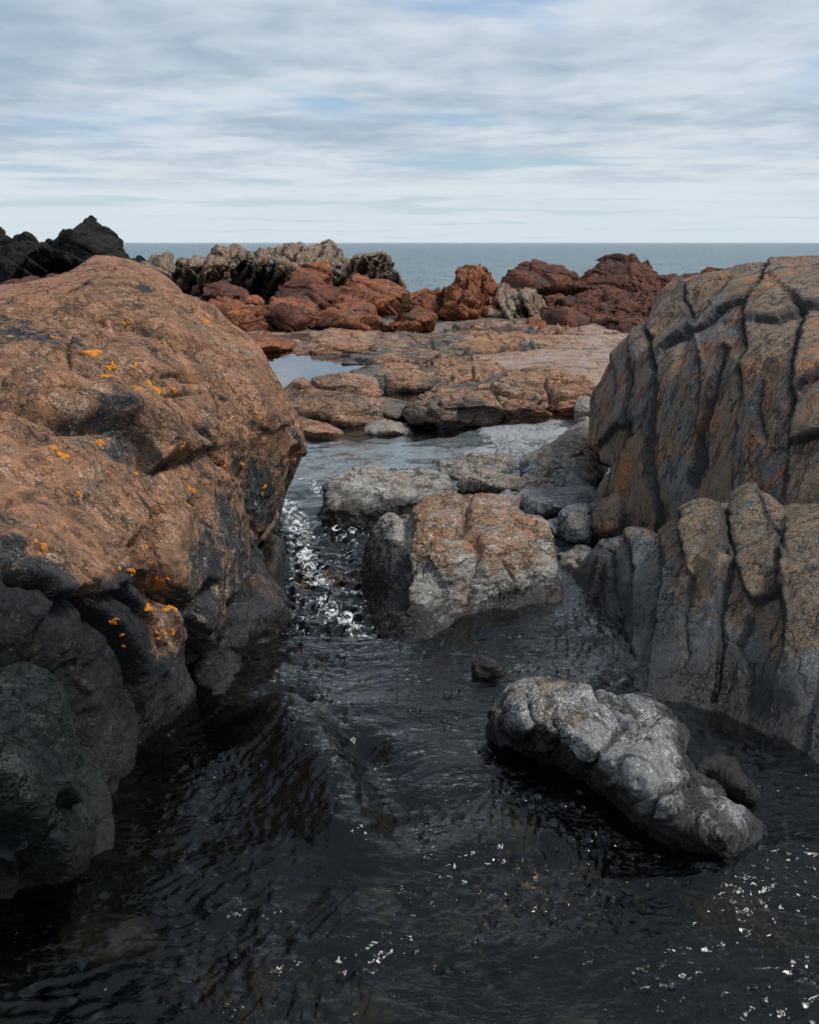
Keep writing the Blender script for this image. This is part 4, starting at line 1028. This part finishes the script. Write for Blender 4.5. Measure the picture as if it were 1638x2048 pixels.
# ------------------------------------------------------------------ far shore
far = [
    ('black_peak', 'tall black pointed rock rising above the horizon at upper left', Z1([(180, 190), (190, 140), (240, 115), (290, 85), (320, 60), (340, 36), (380, 53), (420, 83), (455, 108), (475, 138), (500, 173), (520, 198), (560, 198), (585, 225), (600, 300), (400, 320), (200, 320)]), 'black', 34, dict(disp=(0.06, 3.0), fine=0.5, power=1.0, facet=2.0, blocks=((7, 7, 5), 0.06, 0.12, 0.1))),
    ('black_mass', 'broad black rock mass at the left edge below the small peaks', Z1([(-150, 160), (0, 152), (40, 138), (100, 132), (180, 150), (215, 200), (230, 300), (0, 340), (-150, 340)]), 'black', 32, dict(disp=(0.12, 2), fine=0.7)),
    ('black_hump', 'small black hump on the skyline left of the tall pointed rock', Z1([(25, 170), (40, 135), (70, 100), (110, 95), (150, 125), (165, 170)]), 'black', 38, dict(disp=(0.08, 2))),
    ('black_stub', 'black stub of rock cut by the left picture edge on the skyline', Z1([(-80, 180), (-70, 90), (-20, 70), (10, 72), (28, 100), (38, 180)]), 'black', 38, dict(disp=(0.08, 2))),
    ('red_shelf', 'dim red rock strip below the black mass at the left', Z1([(-100, 320), (0, 300), (100, 280), (200, 262), (300, 265), (320, 330), (0, 380), (-100, 380)]), 'maroon', 28, dict(disp=(0.06, 2))),
    ('knob_rock', 'brown knob rock standing against the sea right of the black peak', Z1([(580, 300), (580, 210), (620, 180), (660, 167), (690, 174), (698, 220), (690, 300)]), 'fold', 33, dict(disp=(0.07, 2))),
    ('fold_ridge', 'grey brown ridge of slanting folds left of centre on the shore', Z1([(670, 330), (690, 225), (720, 190), (760, 193), (800, 203), (850, 178), (880, 156), (920, 153), (970, 155), (995, 175), (1020, 240), (1010, 330)]), 'fold', 31, dict(disp=(0.03, 3), slabs=(5.0, 1.6, 0.45), jag=4.5, strata=((9, 5, 1.0), 0.03))),
    ('tall_fold_ridge', 'highest pale streaked ridge of upright layers at centre left against the sea', Z1([(970, 330), (985, 240), (1000, 175), (1070, 163), (1130, 150), (1145, 140), (1180, 142), (1200, 148), (1240, 142), (1270, 136), (1310, 133), (1330, 150), (1333, 168), (1360, 168), (1390, 213), (1410, 270), (1420, 340), (1100, 340)]), 'fold', 30, dict(disp=(0.03, 3), slabs=(7.5, 1.8, 0.4), jag=5.0, strata=((10, 5, 1.0), 0.03))),
    ('end_fold_rock', 'grey layered stump at the right end of the folded ridges', Z1([(1385, 340), (1395, 210), (1420, 190), (1480, 183), (1530, 176), (1555, 188), (1580, 238), (1612, 290), (1620, 350)]), 'fold', 30, dict(disp=(0.03, 3), slabs=(4.5, 1.2, 0.45), jag=4.5, strata=((10, 5, 1.0), 0.03))),
    ('red_rock', 'bright rust red rounded block below the layered stump', Z1([(1360, 400), (1375, 290), (1420, 273), (1500, 293), (1560, 288), (1632, 330), (1660, 420), (1500, 440)]), 'red', 26, dict()),
    ('red_rock', 'rust red block leaning against the base of the highest streaked ridge', Z1([(1170, 330), (1180, 240), (1230, 218), (1300, 214), (1325, 260), (1320, 340)]), 'red', 27.5, dict()),
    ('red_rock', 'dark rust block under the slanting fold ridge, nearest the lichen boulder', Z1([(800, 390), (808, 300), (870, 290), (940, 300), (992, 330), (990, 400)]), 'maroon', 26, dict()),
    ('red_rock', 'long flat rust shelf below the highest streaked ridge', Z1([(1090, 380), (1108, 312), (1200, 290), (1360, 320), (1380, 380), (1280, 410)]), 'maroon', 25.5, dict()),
    ('red_rock', 'big rust wedge rock directly behind the right shoulder of the lichen boulder', Z1([(800, 430), (820, 395), (870, 363), (930, 358), (1000, 383), (1065, 390), (1075, 450), (1070, 540), (960, 520)]), 'red', 20.5, dict()),
    ('red_rock', 'round rust cobble above the big rust wedge rock', Z1([(950, 400), (960, 355), (1000, 333), (1050, 343), (1068, 400)]), 'red', 23.5, dict()),
    ('red_rock', 'low rust crest rock with a grey foot behind the pool', Z1([(1060, 420), (1075, 378), (1120, 350), (1200, 353), (1262, 383), (1270, 440), (1100, 450)]), 'red', 23, dict()),
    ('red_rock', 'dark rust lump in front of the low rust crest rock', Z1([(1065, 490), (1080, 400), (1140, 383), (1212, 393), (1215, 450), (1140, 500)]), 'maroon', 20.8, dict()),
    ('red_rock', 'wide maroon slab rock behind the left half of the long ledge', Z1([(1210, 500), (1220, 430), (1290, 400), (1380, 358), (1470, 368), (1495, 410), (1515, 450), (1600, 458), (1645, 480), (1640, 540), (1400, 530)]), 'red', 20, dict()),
    ('spire_rock', 'upright rust red spire with pale side at right of centre', Z2([(75, 470), (80, 380), (130, 320), (178, 300), (188, 245), (225, 240), (240, 225), (270, 218), (310, 240), (330, 270), (352, 310), (350, 380), (330, 480), (220, 490)]), 'red', 23.5, dict(slabs=(2.2, 0.4, 0.35))),
    ('curled_fold_rock', 'grey curled fold rock at the right foot of the rust spire', Z2([(290, 490), (325, 335), (360, 308), (400, 328), (430, 345), (480, 328), (520, 358), (538, 420), (530, 510), (440, 510)]), 'fold', 23.2, dict(slabs=(4.0, -1.0, 0.4), strata=((8, 5, 2.0), 0.025), disp=(0.03, 3))),
    ('low_rust_rock', 'low rust rock at the left foot of the spire', Z2([(-30, 460), (-20, 340), (60, 320), (110, 313), (135, 335), (120, 470)]), 'red', 24.5, dict()),
    ('lone_rust_rock', 'small rust rock with orange edge in front of the spire', Z2([(-60, 520), (-40, 430), (0, 415), (60, 403), (88, 430), (75, 520)]), 'red', 20.3, dict()),
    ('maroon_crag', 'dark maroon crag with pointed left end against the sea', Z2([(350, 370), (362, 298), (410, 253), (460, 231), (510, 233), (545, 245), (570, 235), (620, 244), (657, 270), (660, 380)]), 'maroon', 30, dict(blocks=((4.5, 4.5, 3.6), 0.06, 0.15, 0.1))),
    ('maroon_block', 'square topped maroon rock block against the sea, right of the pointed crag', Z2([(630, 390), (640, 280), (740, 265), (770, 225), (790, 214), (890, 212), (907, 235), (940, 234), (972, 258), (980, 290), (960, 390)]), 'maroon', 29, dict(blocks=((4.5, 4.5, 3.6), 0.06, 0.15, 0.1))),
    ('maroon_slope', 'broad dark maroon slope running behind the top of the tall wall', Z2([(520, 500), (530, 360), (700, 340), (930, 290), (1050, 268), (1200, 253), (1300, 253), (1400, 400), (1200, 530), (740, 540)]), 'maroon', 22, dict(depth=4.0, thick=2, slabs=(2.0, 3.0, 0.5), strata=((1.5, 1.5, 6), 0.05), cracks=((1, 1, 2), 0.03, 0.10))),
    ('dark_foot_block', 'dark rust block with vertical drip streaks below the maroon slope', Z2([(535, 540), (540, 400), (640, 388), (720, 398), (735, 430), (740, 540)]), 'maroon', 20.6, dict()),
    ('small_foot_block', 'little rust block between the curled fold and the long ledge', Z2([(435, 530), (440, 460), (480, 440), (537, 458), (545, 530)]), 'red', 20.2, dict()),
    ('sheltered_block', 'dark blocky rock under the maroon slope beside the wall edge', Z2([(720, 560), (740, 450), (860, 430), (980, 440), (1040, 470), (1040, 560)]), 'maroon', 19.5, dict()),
]
for i, (nm, lab, out, mt, yy, kw) in enumerate(far):
    a = dict(k=0.0004 * yy, seed=40 + i, disp=(0.02, 3.0), fine=0.3, zmin=-1.0, cell=0.0017 * yy, smooth=0, jag=3.0, facet=2.2, power=1.2, beds=(2.4, 0.55, 0.25, 0.10), blocks=((6.0, 6.0, 5.0), 0.05, 0.045, 0.2), cracks=((1.3, 1.3, 1.6), 0.025, 0.04))
    a.update(kw)
    rock(nm, lab, out, mt, Y=yy, group='rust red shore rocks' if nm == 'red_rock' else None, **a)


# ------------------------------------------------------------------ lichen, bubbles, seaweed, sunken stones
def surface_point(px, py, o, V, F, cache={}):
    if o.name not in cache:
        cache[o.name] = BVHTree.FromPolygons([tuple(v) for v in V.tolist()], F.tolist())
    b = cache[o.name]
    hit = b.ray_cast(Vector((0, 0, H)), Vector(ray(px, py)).normalized())
    return b, hit[0], hit[1]


rng = random.Random(5)
lichen_px = [(185, 703, 20), (220, 732, 10), (210, 752, 12), (275, 735, 9), (283, 780, 16), (308, 775, 16), (346, 782, 8), (120, 908, 17), (378, 972, 13), (365, 893, 7), (448, 932, 10), (486, 930, 8), (83, 1090, 15), (82, 1056, 8), (158, 986, 9),
             (262, 1142, 10), (324, 1161, 12), (335, 1160, 6), (321, 1201, 10), (340, 1216, 18), (330, 1222, 9), (297, 1218, 12), (312, 1272, 13), (327, 1270, 6), (344, 1262, 7), (228, 1243, 9), (246, 1268, 7), (249, 1288, 7), (525, 985, 12),
             (270, 945, 7), (198, 890, 8), (410, 640, 7), (255, 640, 8), (105, 675, 8), (240, 1140, 6), (290, 1090, 7), (76, 1110, 6), (375, 1010, 6)]
_, LV, LF = BVH[lb.name]
lbase = np.array(lb.location)
for (px, py, r) in lichen_px:
    b, c, nrm = surface_point(px, py, lb, LV, LF)
    if c is None:
        continue
    rr = r * 0.74 * c.y / FPX
    t1 = nrm.cross(Vector((0.3, 0.2, 1))).normalized()
    t2 = nrm.cross(t1)
    vs, fs = [], []
    for blob in range(rng.randint(2, 4)):
        off = (t1 * rng.gauss(0, 0.55) + t2 * rng.gauss(0, 0.8)) * rr
        br = rr * rng.uniform(0.45, 0.95)
        base = len(vs)
        n = 18
        ph = [rng.uniform(0, 6.3) for _ in range(4)]
        for ring, hh in ((0.0, 0.0045), (0.55, 0.004), (0.85, 0.003), (1.0, -0.004)):
            for j in range(n if ring else 1):
                a = j / n * 2 * math.pi
                q = ring * br * (1 + 0.28 * math.sin(2 * a + ph[0]) + 0.22 * math.sin(3 * a + ph[1]) + 0.2 * math.sin(5 * a + ph[2]) + 0.14 * math.sin(8 * a + ph[3]))
                p = c + off + t1 * (q * math.cos(a)) + t2 * (q * math.sin(a))
                near = b.find_nearest(p)
                vs.append(np.array(near[0] + near[1] * (hh + 0.002 * rng.random() * (ring < 1))) - lbase)
        for j in range(n):
            k2 = (j + 1) % n
            fs.append([base, base + 1 + j, base + 1 + k2, base + 1 + k2])
            for g_ in (0, 1):
                o1, o2 = base + 1 + g_ * n, base + 1 + (g_ + 1) * n
                fs.append([o1 + j, o2 + j, o2 + k2, o1 + k2])
    me = bpy.data.meshes.new('lichen_patch')
    me.from_pydata([tuple(v) for v in vs], [], [tuple(f[:3]) if f[2] == f[3] else tuple(f) for f in fs])
    me.materials.append(M['lichen'])
    for p in me.polygons:
        p.use_smooth = True
    link('lichen_patch', me, parent=lb)

# bubbles riding on the dark water
bv, bf = [(0, 0, 1.0)], []
nseg = 18
rings = [(math.sin(a), math.cos(a)) for a in (0.3, 0.6, 0.9, 1.2, 1.45, 1.65)]
for (rr, hh) in rings:
    for j in range(nseg):
        bv.append((rr * math.cos(j / nseg * 2 * math.pi), rr * math.sin(j / nseg * 2 * math.pi), hh))
for j in range(nseg):
    bf.append((0, 1 + j, 1 + (j + 1) % nseg))
    for q in range(len(rings) - 1):
        o1, o2 = 1 + q * nseg, 1 + (q + 1) * nseg
        bf.append((o1 + j, o2 + j, o2 + (j + 1) % nseg, o1 + (j + 1) % nseg))
bme = bpy.data.meshes.new('bubble')
bme.from_pydata(bv, [], bf)
bme.materials.append(M['bubble'])
for p in bme.polygons:
    p.use_smooth = True
clusters = [('below the low pale rock, left of its tip', [(1140, 1615, 45, 7, 15), (1130, 1690, 40, 6, 15), (1190, 1700, 40, 7, 12), (1270, 1735, 25, 3, 9), (1060, 1610, 20, 3, 13)]),
            ('over the seaweed right of the picture centre bottom', [(1090, 1750, 30, 4, 10), (1080, 1790, 20, 3, 10), (1100, 1835, 20, 2, 15)]),
            ('in the bottom right part of the stream', [(1330, 1960, 25, 4, 14), (1280, 1950, 40, 4, 10), (1190, 1920, 30, 2, 17), (1360, 2000, 30, 4, 12)]),
            ('near the bottom right corner', [(1520, 1990, 25, 4, 13)]),
            ('near the bottom centre of the stream', [(950, 1885, 20, 2, 16), (830, 1790, 25, 3, 10), (870, 1850, 30, 3, 10), (790, 1990, 20, 3, 10)]),
            ('at the bottom edge left of centre', [(460, 1925, 20, 2, 13), (470, 2030, 30, 9, 10), (640, 1920, 20, 2, 9)]),
            ('beside the tan sunken stone at lower left', [(240, 1905, 18, 3, 10)]),
            ('left of the upper end of the low pale rock', [(880, 1440, 30, 5, 9), (980, 1500, 40, 6, 9), (900, 1380, 20, 3, 9)]),
            ('in midstream below the lip of broken water', [(830, 1400, 25, 3, 8)]),
            ('at the upper end of the water hump', [(580, 1440, 25, 4, 9)]),
            ('between the dark corner boulder and the water hump', [(330, 1670, 40, 6, 7)])]
clusters = [(w_, *c_) for w_, cs_ in clusters for c_ in cs_]
for (where, cx_, cy_, spread, n, rpx) in clusters:
    for j in range(n):
        px, py = cx_ + rng.gauss(0, spread * 0.6), cy_ + rng.gauss(0, spread * 0.45)
        hit = WBVH.ray_cast(Vector((0, 0, H)), Vector(ray(px, py)).normalized())
        if hit[0] is None:
            continue
        r = rpx * rng.uniform(0.35, 1.0) * hit[0].y / FPX
        o = link('bubble', bme, hit[0], 'small clear air bubble ' + where, 'bubble', 'bubbles ' + where)
        o.scale = (r, r, r * rng.uniform(0.65, 0.85))
        o.rotation_euler = (0, 0, rng.uniform(0, 6))


def sunken(label, px, py, z, rx, ry, rz, seed):
    c = at_z(px, py, z)
    nu, nv = 40, 22
    U, W = np.meshgrid(np.linspace(0, 2 * math.pi, nu, endpoint=False), np.linspace(0.02, math.pi - 0.02, nv), indexing='ij')
    S3 = np.stack([np.cos(U) * np.sin(W), np.sin(U) * np.sin(W), np.cos(W)], -1).reshape(-1, 3)
    S3 = S3 * (1 + 0.35 * fbm(S3 * 1.3 + seed * 5.1, 4, seed))[:, None]
    ii = np.arange(nu * nv).reshape(nu, nv)
    jj = np.roll(ii, -1, 0)
    q = np.stack([ii[:, :-1], ii[:, 1:], jj[:, 1:], jj[:, :-1]], -1).reshape(-1, 4)
    me = make_mesh('sunken_stone', S3 * np.array([rx, ry, rz]), q, M['sub'])
    link('sunken_stone', me, (c[0], c[1], z - rz), label, 'stone')


sunken('tan sunken stone glimmering under water in the lower left', 215, 1845, -0.070, 0.13, 0.08, 0.056, 1)
sunken('tan sunken stone at the bottom edge right of centre', 1160, 2045, -0.050, 0.11, 0.07, 0.049, 2)
sunken('pale sunken stone under ripples below the water hump', 745, 1785, -0.070, 0.07, 0.05, 0.042, 3)
sunken('brown sunken stone in the trough beside the water hump', 785, 1625, -0.095, 0.09, 0.07, 0.042, 4)
sunken('broad flat sunken stone in the calm inlet beside the cracked rock', 1170, 1330, -0.050, 0.10, 0.13, 0.035, 5)
sunken('brown sunken stone under the water near the bottom centre', 720, 1985, -0.070, 0.08, 0.06, 0.042, 6)
sunken('brown sunken stone under the rapids left of midstream boulder', 700, 1190, -0.160, 0.12, 0.12, 0.049, 7)
sunken('dark brown sunken stone in the stream above the water hump', 700, 1360, -0.080, 0.13, 0.09, 0.049, 8)
sunken('dull brown sunken stone below the left end of the low pale rock', 1010, 1640, -0.080, 0.11, 0.08, 0.049, 9)


def seaweed(label, px, py, z, n, ln, dirn, seed, spread=0.06):
    r = random.Random(seed)
    c = at_z(px, py, z)
    vs, fs = [], []
    for j in range(n):
        a = dirn + r.gauss(0, 0.55)
        p = np.array([r.gauss(0, spread), r.gauss(0, spread * 0.6), r.uniform(-0.03, 0.012)])
        L = ln * r.uniform(0.5, 1.2)
        wd = r.uniform(0.0035, 0.008)
        m = 7
        base = len(vs)
        for i in range(m):
            t_ = i / (m - 1)
            ww = wd * (0.6 + 0.8 * math.sin(math.pi * min(1, t_ * 1.1))) * (1 if i < m - 1 else 0.3)
            nx_, ny_ = -math.sin(a), math.cos(a)
            tw = r.gauss(0, 0.004)
            for sgn, dz in ((-1, tw), (1, -tw), (0, 0.002)):
                vs.append((p[0] + nx_ * ww * sgn, p[1] + ny_ * ww * sgn, p[2] + dz))
            a += r.gauss(0, 0.28)
            p = p + np.array([math.cos(a), math.sin(a), r.gauss(-0.12, 0.15)]) * L / m
        for i in range(m - 1):
            o1, o2 = base + 3 * i, base + 3 * i + 3
            fs += [(o1, o1 + 2, o2 + 2, o2), (o1 + 2, o1 + 1, o2 + 1, o2 + 2), (o1 + 1, o1, o2, o2 + 1)]
    me = bpy.data.meshes.new('seaweed')
    me.from_pydata(vs, [], fs)
    me.materials.append(M['weed'])
    link('seaweed', me, c, label, 'seaweed')


seaweed('brown seaweed tuft swaying under water at the lower right', 1420, 1810, -0.035, 120, 0.10, -0.7, 1, 0.07)
seaweed('thin brown seaweed strand cluster near the right bottom corner', 1500, 1850, -0.03, 60, 0.10, -0.2, 2, 0.05)
seaweed('golden brown seaweed clump in the trough beside the water hump', 800, 1630, -0.04, 90, 0.08, -0.8, 3, 0.05)
seaweed('dark brown seaweed under the bubbles at bottom right of centre', 1060, 1770, -0.015, 110, 0.11, -0.5, 4, 0.09)
seaweed('brown seaweed streaming under the rapids beside midstream boulder', 700, 1150, -0.10, 130, 0.18, -1.2, 5, 0.13)
seaweed('dim brown seaweed near the bottom left under the ripples', 470, 1960, -0.02, 80, 0.10, -0.6, 6, 0.07)
seaweed('reddish brown seaweed patch under water left of the bottom centre', 930, 1840, -0.015, 90, 0.09, -0.9, 7, 0.06)

print('tris', sum(len(o.data.polygons) * 2 for o in COL.objects if o.type == 'MESH'))
